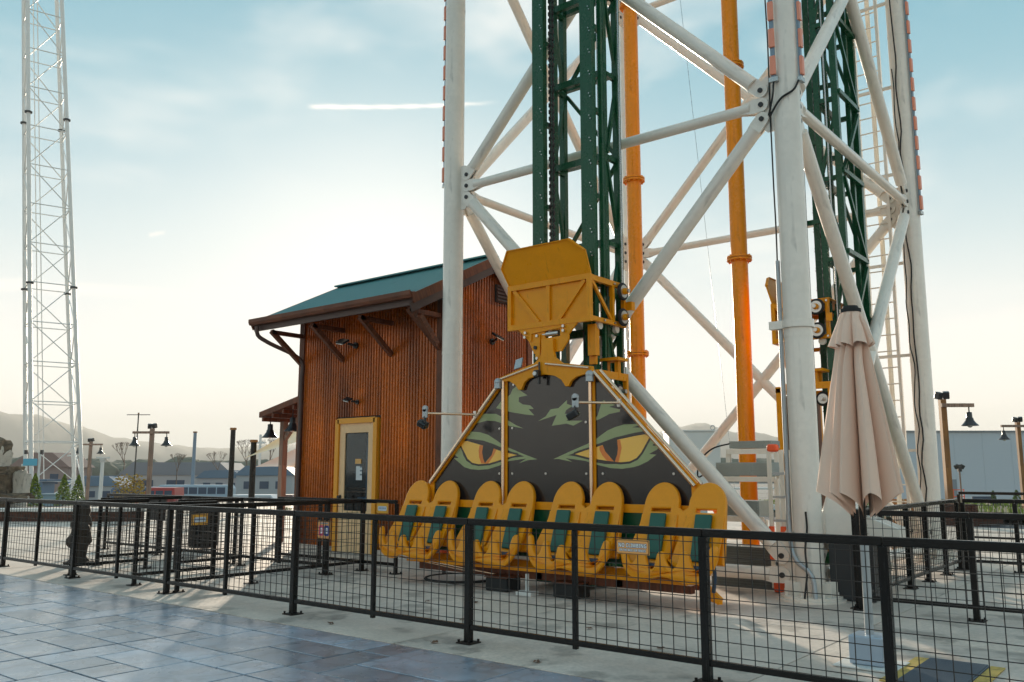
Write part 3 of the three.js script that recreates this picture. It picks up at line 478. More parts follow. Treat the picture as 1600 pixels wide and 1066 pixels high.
// ---------------------------------------------------------------- booth
{
  const X0 = -14.4, X1 = -10.4, Z0 = -11, Z1 = -13.5, WH = 4.55, b = thing('operator_booth', 'rust brown corrugated metal booth with teal roof and deep bracketed eaves', 'booth', [(X0 + X1) / 2, 0, (Z0 + Z1) / 2]);
  const ox = -(X0 + X1) / 2, oz = -(Z0 + Z1) / 2, B = (w, h, d, x, y, z) => box(w, h, d, x + ox, y, z + oz);
  const D0 = -13.17, D1 = -12.05, DT = 2.52, ridgeY = 5.52, ridgeZ = -12.25, eaveY = 4.46, eaveZ = -10.1;
  const corr = (len, h, pitch = .075, amp = .011) => {                        // corrugated sheet in x-y facing +z
    const n = Math.round(len / pitch) * 4, pos = [], uv = [], idx = [], prof = [[0, -1], [.38, -1], [.52, 1], [.86, 1]], pw = len * 4 / n;
    for (let i = 0; i <= n; i++) { const pq = prof[i % 4], x = Math.min(len, (Math.floor(i / 4) + pq[0]) * pw), z = amp * pq[1]; const hh = typeof h === 'function' ? h(x) : h; pos.push(x, 0, z, x, hh, z); uv.push(x, 0, x, hh); }
    for (let i = 0; i < n; i++) idx.push(i * 2, i * 2 + 2, i * 2 + 1, i * 2 + 1, i * 2 + 2, i * 2 + 3);
    const g = new THREE.BufferGeometry(); g.setAttribute('position', new THREE.Float32BufferAttribute(pos, 3)); g.setAttribute('uv', new THREE.Float32BufferAttribute(uv, 2)); g.setIndex(idx); const gn = g.toNonIndexed(); gn.computeVertexNormals(); return gn;
  };
  const shellW = part('wall_core', [B(D0 - .05 - X0, WH, .12, (X0 + D0 - .05) / 2, WH / 2, Z0 - .085), B(X1 - D1 - .05, WH, .12, (X1 + D1 + .05) / 2, WH / 2, Z0 - .085), B(D1 - D0 + .1, WH - DT - .02, .12, (D0 + D1) / 2, (WH + DT + .02) / 2, Z0 - .085), B(.12, WH, 2.32, X0 + .085, WH / 2, -12.27), B(4, WH, .1, (X0 + X1) / 2, WH / 2, Z1 + .05), plate([[-13.44, 0], [-11.15, 0], [-11.15, WH], [-12.25, 5.1], [-13.44, WH]], .12).rotateY(-Math.PI / 2).translate(X1 - .145 + ox, 0, -0 + oz)].map((g, i) => i === 5 ? g : g), dark, b);
  part('floor', B(3.7, .04, 2.2, (X0 + X1) / 2, .03, -12.3), timber, b);
  const C = (len, h, x, y, z, ry = 0) => corr(len, h).rotateY(ry).translate(x + ox, y, z + oz);
  part('front_cladding', [C(D0 - .06 - X0, WH - .12, X0, .12, Z0), C(X1 - D1 - .06, WH - .12, D1 + .06, .12, Z0), C(D1 - D0 + .12, WH - DT - .05, D0 - .06, DT + .05, Z0)], rust, b);
  part('gable_cladding', C(2.5, x => Math.min(WH + .28 + x * .46, WH + .28 + (2.5 - x) * .46) - .12, X1, .12, Z0, Math.PI / 2), rust, b);
  part('side_cladding', C(2.5, WH, X0, .12, Z1, -Math.PI / 2), rust, b);
  part('plinth', [B(D0 - .06 - X0 + .02, .12, .06, (X0 + D0 - .06) / 2, .06, Z0 - .01), B(X1 - D1 - .06, .12, .06, (X1 + D1 + .06) / 2, .06, Z0 - .01)], concrete, b);
  for (const [x, z] of [[X0, Z0], [X1, Z0], [X1, Z1], [X0, Z1]]) part('corner_trim', [B(.15, WH, .035, x + (x < -12 ? .05 : -.05), WH / 2, z + (z > -12 ? .025 : -.025)), B(.035, WH, .15, x + (x < -12 ? -.025 : .025), WH / 2, z + (z > -12 ? -.05 : .05))], timber, b);
  // roof
  const slope = Math.atan2(ridgeY - eaveY, eaveZ - ridgeZ), SL = Math.hypot(ridgeY - eaveY, eaveZ - ridgeZ), RX0 = X0 - .42, RX1 = X1 + .13;
  const sheet = corr(RX1 - RX0, SL, .11, .010).rotateX(-(Math.PI / 2 - slope)).translate(RX0 + ox, eaveY + .05, eaveZ + oz);
  const sheet2 = corr(RX1 - RX0, SL, .11, .010).rotateX(-(Math.PI / 2 - slope)).rotateY(Math.PI).translate(RX1 + ox, eaveY + .05, 2 * ridgeZ - eaveZ + oz);
  const roof = part('roof', [sheet, sheet2], roofM, b);
  part('ridge_cap', [B(RX1 - RX0, .03, .24, (RX0 + RX1) / 2, ridgeY + .07, ridgeZ)], roofM, roof);
  part('roof_deck', [0, 1].map(k => { const g = box(RX1 - RX0 - .04, .05, SL, 0, 0, 0).rotateX(k ? -slope : slope); return g.translate((RX0 + RX1) / 2 + ox, (ridgeY + eaveY) / 2 - .005, (k ? ridgeZ - (eaveZ - ridgeZ) / 2 : (ridgeZ + eaveZ) / 2) + oz); }), fasciaM, roof);
  part('eave_fascia', [B(RX1 - RX0, .16, .05, (RX0 + RX1) / 2, eaveY - .06, eaveZ - .05)], fasciaM, roof);
  const gut = [[0, 0], [.10, 0], [.125, .05], [.125, .12], [.105, .12], [.10, .10], [.02, .10], [.0, .12]];
  part('gutter', [plate(gut, RX1 - RX0 + .04, .0).rotateY(-Math.PI / 2).scale(1, 1, 1).translate(RX0 - .02 + ox + (RX1 - RX0 + .04) - (RX1 - RX0 + .04), eaveY - .03, eaveZ - .02 + oz)].map(g => { g.computeBoundingBox(); const m = g.boundingBox; return g.translate(RX0 - .02 + ox - m.min.x, 0, 0); }), timber, roof);
  for (const [x, dy, m] of [[RX1 + .012, 0, timber], [RX0 - .012, 0, timber], [RX1 - .02, -.15, fasciaM]]) for (const k of [0, 1]) part('rake_fascia', [box(.035, .16, SL + .06, 0, 0, 0).rotateX(k ? -slope : slope).translate(x + ox, (ridgeY + eaveY) / 2 - .03 + dy, (k ? ridgeZ - (eaveZ - ridgeZ) / 2 : (ridgeZ + eaveZ) / 2) + oz)], m, roof);
  // eave brackets
  const br = (x) => { part('eave_bracket', [B(.08, .08, .80, x, eaveY - .19, -10.60), beam(V(x + ox, eaveY - .17, -10.20 + oz), V(x + ox, eaveY - .78, -10.985 + oz), .08, .09)], timber, b); };
  [-14.34, -13.08, -11.72, -10.48].forEach(br);
  part('eave_bracket', [beam(V(X1 + .10 + ox, eaveY - .75, -10.72 + oz), V(X1 + .10 + ox, eaveY - .30, -10.3 + oz), .08, .10)], timber, b);
  part('downspout', tube([V(X0 - .22 + ox, eaveY - .06, -10.05 + oz), V(X0 - .22 + ox, eaveY - .24, -10.08 + oz), V(X0 - .15 + ox, eaveY - .36, -10.25 + oz), V(X0 + .04 + ox, eaveY - .62, -10.85 + oz), V(X0 + .12 + ox, eaveY - .75, Z0 + .07 + oz), V(X0 + .12 + ox, eaveY - 1.1, Z0 + .07 + oz), V(X0 + .12 + ox, .2, Z0 + .07 + oz)], .042, 80, 8), fasciaM, b);
  // door
  const dr = part('door', [B(.15, DT - .12, .05, D0 + .155, DT / 2 - .02, Z0 + .0), B(.15, DT - .12, .05, D1 - .155, DT / 2 - .02, Z0 + .0), B(D1 - D0 - .46, .18, .05, (D0 + D1) / 2, DT - .17, Z0), B(D1 - D0 - .46, .76, .05, (D0 + D1) / 2, .42, Z0)], doorM, b, 'tan door with tall glass pane');
  part('door_frame', [B(.10, DT, .12, D0 + .02, DT / 2, Z0), B(.10, DT, .12, D1 - .02, DT / 2, Z0), B(D1 - D0 - .06, .10, .12, (D0 + D1) / 2, DT - .03, Z0)], doorTrim, dr);
  part('pane', B(D1 - D0 - .46, DT - 1.06, .008, (D0 + D1) / 2, .80 + (DT - 1.08) / 2, Z0), glass, dr);
  part('handle', [cyl(.03, .03, .09, D0 + .14 + ox, 1.05, Z0 + .05 + oz, 12, 'z'), B(.05, .08, .01, D0 + .14, 1.05, Z0 + .03)], dark, dr);
  part('threshold', B(D1 - D0, .03, .14, (D0 + D1) / 2, .02, Z0 + .03), dullSteel, dr);
  const paper = (w, h, fn) => { const c = document.createElement('canvas'); c.width = 128; c.height = Math.round(128 * h / w); fn(c.getContext('2d'), c.width, c.height); const t = new THREE.CanvasTexture(c); t.colorSpace = THREE.SRGBColorSpace; t.magFilter = THREE.LinearFilter; return M(lin(1, 1, 1), .6, 0, { map: t }); };
  const pm = paper(1, 1.5, (c, w, h) => { c.fillStyle = '#c9cfd2'; c.fillRect(0, 0, w, h); c.fillStyle = '#68707a'; for (let y = 30; y < h - 15; y += 14) c.fillRect(14, y, w - 28 - (y * 7) % 30, 5); });
  part('door_notice', B(.17, .09, .004, -12.56, 1.72, Z0 + .012), paper(2, 1, (c, w, h) => { c.fillStyle = '#d9a765'; c.fillRect(0, 0, w, h); c.fillStyle = '#f2efe6'; c.fillRect(12, 12, w - 24, h - 24); c.fillStyle = '#40507a'; c.fillRect(26, 24, w - 52, 12); }), dr);
  part('door_notice', B(.17, .26, .004, -12.53, 1.50, Z0 + .012), pm, dr);
  part('interior_shelf', [B(.9, .04, .35, -12.5, 1.02, Z0 - .5), B(.05, 2.2, .05, -12.86, 1.1, Z0 - .5)], cream, b);
  // gable vent
  const vt = part('gable_vent', [box(.03, .34, .46).translate(X1 + .025 + ox, 4.90, -12.62 + oz)], dark, b);
  for (let k = 0; k < 5; k++) part('louvre', box(.04, .05, .44, 0, 0, 0, 0, 0, .5).translate(X1 + .05 + ox, 4.77 + k * .066, -12.62 + oz), fasciaM, vt);
  // side porch on posts
  const pr = part('porch_roof', [plate([[-.06, .0], [-2.1, -.42], [-2.1, -.30], [-.06, .13]], 1.8).translate(X0 + ox, 3.14, -11.5 + oz)], timber, b);
  part('porch_rafters', Array.from({ length: 6 }, (_, i) => box(.06, .09, 1.74).translate(X0 - .2 - i * .36 + ox, 3.05 - i * .074, -12.4 + oz)), timber, pr);
  part('porch_post', [B(.13, 2.64, .13, X0 - 1.82, 1.32, -11.98), beam(V(X0 - 1.82 + ox, 2.2, -11.98 + oz), V(X0 - 1.25 + ox, 2.74, -11.98 + oz), .08, .09)], pinkPost, b);
  // papers, lamp poles
}
const bellProfile = [[.02, .34], [.065, .33], [.07, .20], [.085, .19], [.10, .13], [.15, .06], [.19, .02], [.205, 0], [.195, .005], [.14, .05], [.06, .16], [.0, .17]].map(p => new THREE.Vector2(...p));
const bell = (x, y, z, k = 1) => new THREE.LatheGeometry(bellProfile, 20).scale(k, k, k).translate(x, y, z);
for (const [x, y, z, lab] of [[-16.4, 2.28, -11.74, 'dark bell pendant lamp under the outer corner of the booth porch'], [-15.6, 2.40, -11.74, 'dark bell pendant lamp close to the booth side wall']]) {
  const o = thing('pendant_lamp', lab, 'lamp', [x, y, z], 0, 'bell lamps under the booth porch'); part('bell_shade', bell(0, 0, 0, .9), lampBlack, o); part('bulb', new THREE.SphereGeometry(.06, 10, 8).translate(0, .04, 0), lens, o); part('stem', cyl(.012, .012, .25, 0, .42, 0, 8), dark, o);
}
const floods = [[-12.71, 3.94, -10.95, 0, 'black floodlight high on the booth front between two eave brackets', 1.25], [-12.61, 2.84, -10.95, 0, 'small black lamp right above the booth door', .9], [-10.35, 3.95, -12.3, Math.PI / 2, 'black floodlight on the booth gable end', 1.25]];
for (const [x, y, z, t, lab, k] of floods) {
  const o = thing('wall_floodlight', lab, 'floodlight', [x, y, z], t, 'floodlights on the booth walls'); o.scale.setScalar(k);
  part('mount', [cyl(.05, .05, .03, 0, 0, -.02, 14, 'z'), bar(V(0, 0, 0), V(-.05, .02, .10), .02, 8)], lampBlack, o);
  const hd = part('lamp_head', rbox(.19, .035, .13, -.09, .05, .17, .01, .55, 0, -.2), lampBlack, o); part('lens', rbox(.15, .012, .10, -.092, .026, .185, .003, .55, 0, -.2), lens, hd);
}

// ---------------------------------------------------------------- fences
function fence(label, axis, fixed, posts, thin, opt = {}) {
  // axis 'x': runs along world x at z = -fixed; axis 'z': runs along -z at x = fixed. posts/thin are positions along the run.
  const o = thing('mesh_fence', label, 'fence', axis === 'x' ? [posts[0], 0, -fixed] : [fixed, 0, -posts[0]], axis === 'x' ? 0 : Math.PI / 2, opt.group);
  const w = opt.post ?? .064, all = [...posts.map(p => [p, 1]), ...thin.map(p => [p, 0])].sort((a, b) => a[0] - b[0]), o0 = posts[0], TOP = opt.top ?? 1.07;
  for (const [p, main] of all) {
    const ww = main ? w : .042;
    const pst = part('post', rbox(ww, TOP - (main ? .03 : .12), ww, p - o0, (TOP + (main ? -.03 : .06)) / 2, 0, .006), blackPaint, o);
    if (main) { part('foot_plate', [rbox(ww + .10, .012, ww + .10, p - o0, .006, 0, .003), cyl(.012, .012, .03, p - o0 + ww / 2 + .03, .02, ww / 2 + .03, 6), cyl(.012, .012, .03, p - o0 - ww / 2 - .03, .02, ww / 2 + .03, 6), cyl(.012, .012, .03, p - o0 + ww / 2 + .03, .02, -ww / 2 - .03, 6)], rustPaint, pst); }
  }
  const mains = all.filter(a => a[1]).map(a => a[0]);
  for (let i = 0; i < mains.length - 1; i++) {
    const a = mains[i] - o0, b = mains[i + 1] - o0, L = b - a, m = (a + b) / 2;
    part('top_rail', rbox(L - .004, .06, .055, m, TOP, 0, .008), blackPaint, o);
    part('bottom_rail', rbox(L - w, .045, .045, m, opt.low ?? .14, 0, .006), blackPaint, o);
    if (opt.mesh === false) continue;
    const gs = [], y0 = (opt.low ?? .14) + .02, y1 = TOP - .03, st = opt.step ?? .1, r = .0058;
    for (let x = a + w / 2 + st * .4; x < b - w / 2; x += st) gs.push(box(r, y1 - y0, r, x + (rnd() - .5) * .004, (y0 + y1) / 2, .004));
    for (let y = y0 + .04; y < y1; y += st) gs.push(box(L - w, r, r, m, y, -.001));
    part('mesh_panel', gs, wire, o);
  }
  return o;
}
fence('long black mesh fence along the front edge of the concrete plaza', 'x', 6.05, [-20.6, -18.05, -15.5, -13.05, -10.49, -7.91, -5.37, -3.03, -1.74, .75, 3.2], [-19.3, -16.8, -14.3, -11.78, -9.2, -6.64, -4.2, -.5, 2]);
const Q = 'queue rail fences left of the ride';
fence('black queue fence running from the front fence toward the booth door', 'z', -10.5, [6.2, 7.31, 8.62, 9.3], [], { post: .05, group: Q });
fence('short black queue fence second from the booth door lane', 'z', -11.58, [6.2, 7.4], [], { post: .05, group: Q });
fence('short black queue fence in the middle of the queue behind the small orange sign', 'z', -12.62, [7.4, 8.55], [], { post: .05, group: Q });
fence('black queue fence beside the dark carved figure', 'z', -13.45, [6.2, 7.37], [], { post: .05, group: Q });
fence('leftmost black queue fence beyond the carved figure', 'z', -14.5, [7.1, 8.55], [], { post: .05, group: Q });
fence('long black queue fence parallel to the front fence', 'x', 8.65, [-17.4, -15.4, -12.94, -10.58], [-11.7], { post: .05, group: Q });
fence('black rail fence directly in front of the booth wall and door', 'x', 9.32, [-12.69, -11.55, -10.5, -9.75], [], { post: .05, group: Q, mesh: false });
const RG = 'fences right of the tower';
fence('black mesh fence right of the tower running away past the ladder', 'z', -3.26, [10.3, 12.43, 13.38, 14.42, 15.35], [11.3], { post: .062, group: RG });
fence('black mesh fence across the right behind the umbrella', 'x', 10.2, [-3.2, -2.05, .2, 2.6], [-.9], { post: .062, group: RG });
fence('black mesh fence farthest back on the right before the grass', 'x', 15.4, [-3.18, -2.45, -.6, 1.6, 3.8], [], { post: .062, group: RG });
fence('black rail fence at the edge of the lawn on the right', 'x', 21, [-4.4, -2.3, -.4, 1.6, 3.6], [], { post: .06, mesh: false, group: RG });

function sign(name, label, w, h, p, turn, draw, group) {
  const c = document.createElement('canvas'); c.width = 512; c.height = Math.round(512 * h / w); const x = c.getContext('2d'); draw(x, c.width, c.height);
  const t = new THREE.CanvasTexture(c); t.colorSpace = THREE.SRGBColorSpace; t.magFilter = THREE.LinearFilter;
  const o = thing(name, label, 'sign', p, turn, group);
  part('board', rbox(w, h, .008, 0, 0, 0, .003), M(lin(.75, .40, .12), .5), o);
  const f = new THREE.PlaneGeometry(w - .006, h - .006).translate(0, 0, .0065); part('print', f, M(lin(1, 1, 1), .5, 0, { map: t }), o);
  part('tie', [cyl(.004, .004, .03, -w / 2 + .02, h / 2 - .015, -.01, 6, 'z'), cyl(.004, .004, .03, w / 2 - .02, h / 2 - .015, -.01, 6, 'z')], dark, o);
  return o;
}
const rr = (c, x, y, w, h, r) => { c.beginPath(); c.moveTo(x + r, y); c.arcTo(x + w, y, x + w, y + h, r); c.arcTo(x + w, y + h, x, y + h, r); c.arcTo(x, y + h, x, y, r); c.arcTo(x, y, x + w, y, r); c.closePath(); };
sign('warning_sign', 'orange no climbing sign hung on the front fence', .30, .115, [-3.63, .935, -6.03], 0, (c, w, h) => {
  c.fillStyle = '#8c5324'; c.fillRect(0, 0, w, h); c.fillStyle = '#f0a95e'; rr(c, 10, 10, w - 20, h - 20, 22); c.fill();
  c.textAlign = 'center'; c.lineJoin = 'round'; c.font = 'bold 76px sans-serif'; c.lineWidth = 12; c.strokeStyle = '#4a5878'; c.fillStyle = '#f6f2ea'; c.strokeText('NO CLIMBING', w / 2, h * .52, w * .88); c.fillText('NO CLIMBING', w / 2, h * .52, w * .88);
  c.font = 'bold 44px sans-serif'; c.lineWidth = 9; c.strokeText('ON THE RAILS OR FENCES', w / 2, h * .80, w * .82); c.fillText('ON THE RAILS OR FENCES', w / 2, h * .80, w * .82);
});
sign('queue_sign', 'rounded tan sign with pink and blue squares on the queue fence', .30, .27, [-10.56, .66, -8.60], 0, (c, w, h) => {
  c.fillStyle = '#7b4a26'; c.fillRect(0, 0, w, h); c.fillStyle = '#e8a468'; rr(c, 12, 12, w - 24, h - 24, 60); c.fill();
  c.fillStyle = '#9aa0a8'; c.fillRect(90, 48, w - 180, 34);
  for (const [x, col] of [[54, '#e0507a'], [270, '#22408c']]) { c.fillStyle = col; rr(c, x, 120, 190, 270, 40); c.fill(); c.fillStyle = '#f3f1f4'; rr(c, x + 52, 180, 88, 150, 16); c.fill(); c.fillStyle = col; c.fillRect(x + 80, 225, 34, 18); c.fillRect(x + 80, 270, 34, 18); }
});
const plaque = (lab, p, t) => sign('queue_plaque', lab, .26, .16, p, t, (c, w, h) => { c.fillStyle = '#b9791c'; c.fillRect(0, 0, w, h); c.fillStyle = '#e3a53a'; rr(c, 12, 12, w - 24, h - 24, 40); c.fill(); c.fillStyle = '#c9d3dc'; rr(c, 60, 90, w - 120, h - 170, 40); c.fill(); c.fillStyle = '#7c8db0'; for (let i = 0; i < 5; i++) c.fillRect(100 + i * 66, 130, 44, 50); }, 'small plaques on the queue fences');
plaque('small orange plaque on the queue fence left of the booth', [-11.55, .84, -7.12], Math.PI / 2);
plaque('small tan plaque on the rail right of the booth door', [-10.0, .97, -9.26], 0);

// ---------------------------------------------------------------- closed umbrella
{
  const u = thing('patio_umbrella', 'closed beige patio umbrella with deep folds standing behind the front fence', 'umbrella', [-2.27, 0, -7.38]);
  const pos = [], idx = [], uv = [], n = 192, rows = 34, ribs = 9;
  const crest = th => { const a = (th * ribs / (2 * Math.PI) + .15 * Math.sin(th * 3 + 1)) % 1, t = Math.abs(((a + 1) % 1) * 2 - 1); return Math.pow(t, .5); };
  const addSurf = (y0, r0, y1, r1, inner, hang, rows) => {
    const o = pos.length / 3;
    for (let j = 0; j <= rows; j++) for (let i = 0; i <= n; i++) {
      const q = j / rows, th = i / n * 2 * Math.PI, c = crest(th), side = 1 + .12 * Math.sin(th * 2 + .6) + .08 * Math.sin(th * 5), amp = smooth(0, .25, q) * (1 - .0 * q), tw = th + .34 * c * smooth(0, .3, q) + .10 * q * Math.sin(th * 2 + 1);
      const R = r0 + (r1 * side - r0) * q ** .92, r = R * (1 - amp * inner * (1 - c)), y = y0 + (y1 - y0) * q - hang * (1 - c) ** 1.2 * smooth(.55, 1, q);
      pos.push(r * Math.cos(tw), y, r * Math.sin(tw)); uv.push(i / n * 2, q * 1.5);
    }
    for (let j = 0; j < rows; j++) for (let i = 0; i < n; i++) { const p = o + j * (n + 1) + i; idx.push(p, p + 1, p + n + 1, p + 1, p + n + 2, p + n + 1); }
  };
  const make = (...a) => { pos.length = idx.length = uv.length = 0; addSurf(...a); const g = new THREE.BufferGeometry(); g.setAttribute('position', new THREE.Float32BufferAttribute([...pos], 3)); g.setAttribute('uv', new THREE.Float32BufferAttribute([...uv], 2)); g.setIndex([...idx]); g.computeVertexNormals(); return g; };
  part('canopy', make(2.78, .085, 1.36, .35, .86, .24, rows), fabric, u);
  part('wind_vent', make(2.86, .075, 2.58, .195, .40, .05, 10), fabric, u);
  part('finial', [cyl(.085, .085, .03, 0, 2.865, 0, 20), cyl(.07, .06, .03, 0, 2.89, 0, 20)], rubber, u);
  part('pole', cyl(.028, .028, 2.0, 0, 1.85, 0, 16), blackPaint, u);
  part('sleeve', cyl(.034, .034, .75, 0, .61, 0, 16), galv, u);
  part('base_box', rbox(.26, .22, .26, 0, .13, 0, .012), P(lin(.42, .50, .60), .3, { metalness: .3 }), u);
  part('base_plate', rbox(.46, .014, .46, 0, .011, 0, .004), pale, u);
}
{
  const g = thing('floor_grate', 'grey ribbed floor mat with yellow side strips near the umbrella base', 'mat', [-1.74, 0, -7.38]);
  part('mat', [box(.44, .012, 1.0, 0, .010, 0)].concat(Array.from({ length: 44 }, (_, i) => box(.42, .010, .011, 0, .019, -.485 + i * .0226))), M(lin(.10, .135, .18), .45, .4), g);
  for (const s of [-1, 1]) part('edge_strip', box(.10, .009, 1.02, s * .276, .008, 0), M(lin(.85, .62, .14), .7, 0, { map: rep(concTex, 2) }), g);
}

// ---------------------------------------------------------------- things round the tower base
{
  const c = thing('operator_console', 'white hooded control console beside the near white leg', 'console', [-3.36, 0, -11.0], .15);
  part('hood', plate([[-.42, .72], [-.42, 1.02], [-.36, 1.20], [-.18, 1.20], [.12, .98], [.42, .86], [.42, .74]], .5, .25, .015), white, c);
  part('cabinet', [box(.5, .70, .4, -.15, .36, 0)], dark, c);
  const d = thing('maintenance_steps', 'white framed steps with grey ribbed treads behind the gondola end seat', 'steps', [-5.02, 0, -11.35]);
  const lv = [[1.90, -.34, .62, .10, .30], [1.56, -.10, .80, .18, .34], [1.04, .06, .55, .20, .34], [.28, .10, .85, .52, .34]];
  const treadM = M(lin(.36, .40, .39), .5, .2, { map: rep(grime, 2) }), panelGrey = M(lin(.10, .115, .115), .5);
  lv.forEach(([y, z, w, h, dp]) => { const t = part('tread', [box(w, h, dp, 0, y, z)].concat(Array.from({ length: Math.max(3, Math.round(h / .035)) }, (_, i) => box(w - .04, .010, .012, 0, y - h / 2 + .02 + i * .034, z + dp / 2 + .004))), h > .4 ? panelGrey : treadM, d); part('tread_frame', [box(w + .10, .07, .05, 0, y - h / 2 - .045, z + dp / 2 - .02), box(.06, y - h / 2, .06, w / 2 + .05, (y - h / 2) / 2 - .04, z + dp / 2 - .05), box(.06, .25, .05, -w / 2 - .04, y - h / 2 - .2, z + dp / 2 - .05)], white, t); });
  part('hose', tube([V(-.30, 1.92, -.2), V(-.55, 1.85, -.15), V(-.72, 1.68, -.1), V(-.74, 1.45, -.05), V(-.60, 1.5, 0)], .012, 24), rubber, d);
  const l = thing('folded_stepladder', 'folded white stepladder with orange caps leaning by the near white leg', 'ladder', [-4.42, 0, -10.98], .1);
  for (const [x, m] of [[-.10, 0], [.05, .03], [.16, .10]]) part('rail', [rbox(.055, 1.75, .035, x, .93, -m, .006)], cream, l);
  part('cap', [rbox(.14, .10, .12, -.05, 1.83, -.02, .03)], hazard, l);
  for (let i = 0; i < 5; i++) part('step', box(.22, .03, .07, 0, .3 + i * .3, -.04), galv, l);
  for (const x of [-.10, .05]) part('foot_guard', rbox(.065, .42, .05, x, .62, .012, .008), hazard, l);
  part('foot', [rbox(.2, .14, .1, 0, .08, .0, .02)], hazard, l);
  const b = thing('buffer_block', 'black rubber buffer block left of the small white jack stand', 'buffer', [-7.35, 0, -8.95]);
  part('block', [rbox(.36, .17, .3, 0, .085, 0, .02)], rubber, b); part('top_plate', box(.38, .02, .32, 0, .18, 0), timber, b);
  dup(b, 'black rubber buffer block right of the small white jack stand', [-6.3, 0, -9.0]);
  const st = thing('jack_stand', 'small white jack stand under the middle of the gondola', 'stand', [-6.82, 0, -8.78]); part('foot', box(.24, .05, .16, 0, .027, 0), pale, st); part('stem', cyl(.025, .025, .22, 0, .15, 0, 10), pale, st);
  const tb = thing('floor_plate', 'pale round floor plate beneath the left gondola seats', 'plate', [-8.5, 0, -9.4]); part('disc', cyl(.5, .5, .03, 0, .016, 0, 32), pale, tb); part('rim', new THREE.TorusGeometry(.5, .02, 6, 32).rotateX(Math.PI / 2).translate(0, .03, 0), rubber, tb);
  const fe = thing('fire_extinguisher', 'red and white fire extinguisher behind the leftmost gondola seats', 'extinguisher', [-9.25, 0, -9.85]);
  part('cylinder', [cyl(.075, .075, 1.0, 0, .6, 0, 16), new THREE.SphereGeometry(.075, 14, 8).translate(0, 1.1, 0)], hazard, fe); part('cap', rbox(.13, .22, .12, 0, 1.27, 0, .03), pale, fe); part('stand', cyl(.03, .03, .12, 0, .06, 0, 8), dark, fe);
}
for (const [x, z, a] of [[-6.2, -6.9, .4], [-7.4, -7.6, 1.9], [-4.9, -7.3, 2.6], [-8.3, -6.6, .9], [-6.9, -7.9, 2.2], [-5.6, -5.85, 1.2], [-3.9, -6.9, .2], [-7.1, -5.9, 2.9], [-4.4, -5.8, 1.6]])
  solo('fallen_leaf', (() => { const g = new THREE.PlaneGeometry(.07, .045, 4, 3).rotateX(-Math.PI / 2), p = g.attributes.position; for (let i = 0; i < p.count; i++) p.setY(i, .006 + .018 * hash3(i, Math.round(x * 10), 3)); g.computeVertexNormals(); return g; })(), M(lin(.14, .07, .04), .9, 0, { side: THREE.DoubleSide }), 'curled brown dry leaf lying on the concrete by the front fence', 'leaf', [x, 0, z], a, 'dry leaves on the concrete');
{ // carved figure behind the queue
  const pts = [[.0, 0], [.20, .0], [.20, .05], [.13, .12], [.15, .28], [.22, .36], [.20, .46], [.17, .55], [.20, .64], [.18, .72], [.14, .80], [.16, .88], [.13, .96], [0, .98]].map(p => new THREE.Vector2(...p));
  const c = thing('carved_figure', 'dark carved wooden figure standing behind the fence at far left', 'statue', [-15.02, 0, -7.05]);
  const m = M(lin(.055, .038, .024), .7, 0, { map: rep(woodTex, 3), bumpMap: rep(fine, 4), bumpScale: .004 });
  part('body', new THREE.LatheGeometry(pts, 20).scale(.85, 1, .85), m, c); part('paw', new THREE.SphereGeometry(.13, 14, 10).scale(1, .8, 1).translate(.16, .58, .06), m, c); part('knee', new THREE.SphereGeometry(.12, 14, 10).translate(-.14, .36, .05), m, c); part('base', cyl(.24, .24, .04, 0, .02, 0, 20), m, c);
}
{
  const c = thing('litter_bin', 'dark slatted bin standing in the queue area', 'bin', [-15.9, 0, -9.9]);
  part('drum', cyl(.26, .26, .85, 0, .46, 0, 16), dark, c); for (let i = 0; i < 16; i++) part('slat', box(.06, .8, .015, 0, .47, .275).rotateY(i * Math.PI / 8), blackPaint, c); part('lid', cyl(.29, .25, .06, 0, .92, 0, 16), blackPaint, c);
  const s = thing('notice_board', 'dark notice board on a single post in the queue area', 'board', [-16.1, 0, -9.0]); part('board', box(.55, .45, .04, 0, .82, 0), dark, s); part('post', box(.07, .6, .07, .12, .3, 0), blackPaint, s);
}

// ---------------------------------------------------------------- lamp posts and masts
const at = (px, F) => { const X = (px - 800) / 1350 * F, s = Math.cos(YAW) * X - Math.sin(YAW) * F, t = Math.sin(YAW) * X + Math.cos(YAW) * F; return [s, -t]; };
function lampPost(label, px, F, top, base, m, arms) {
  const [x, z] = at(px, F), o = thing('lamp_post', label, 'lamp post', [x, base, z], YAW, 'bell lamp posts'), h = top - base;
  part('post', box(.20, h, .20, 0, h / 2, 0), m, o);
  part('crossbar', box(arms.length > 1 ? 2.0 : 1.15, .13, .12, arms.length > 1 ? 0 : .45, h - .22, .16), pinkPost, o);
  for (const a of arms) { const s = part('bell_shade', bell(a, h - .95, .16, 1.45), lampBlack, o); part('hanger', cyl(.025, .025, .22, a, h - .38, .16, 6), dark, s); part('bulb', new THREE.SphereGeometry(.1, 8, 6).translate(a, h - .92, .16), lens, s); }
  part('top_light', [rbox(.22, .26, .22, -.13, h + .13, .05, .03, .3, .4), rbox(.22, .26, .22, .13, h + .15, .05, .03, .3, -.4)], lampBlack, o);
  return o;
}
lampPost('wooden lamp post with two bell lamps in front of the red van', 240, 48, 3.9, -1.5, pinkPost, [-.88, .88]);
lampPost('farther wooden lamp post with two bell lamps beside the far lattice mast', 146, 69, 3.9, -1.5, pinkPost, [-.88, .88]);
lampPost('brown lamp post with one bell lamp right of the white ladder', 1473, 31, 4.1, -.0, woodPost, [.85]);
lampPost('brown lamp post with bell lamps in front of the grey warehouse at the right edge', 1588, 47, 4.2, -1.5, woodPost, [-.88, .88]);
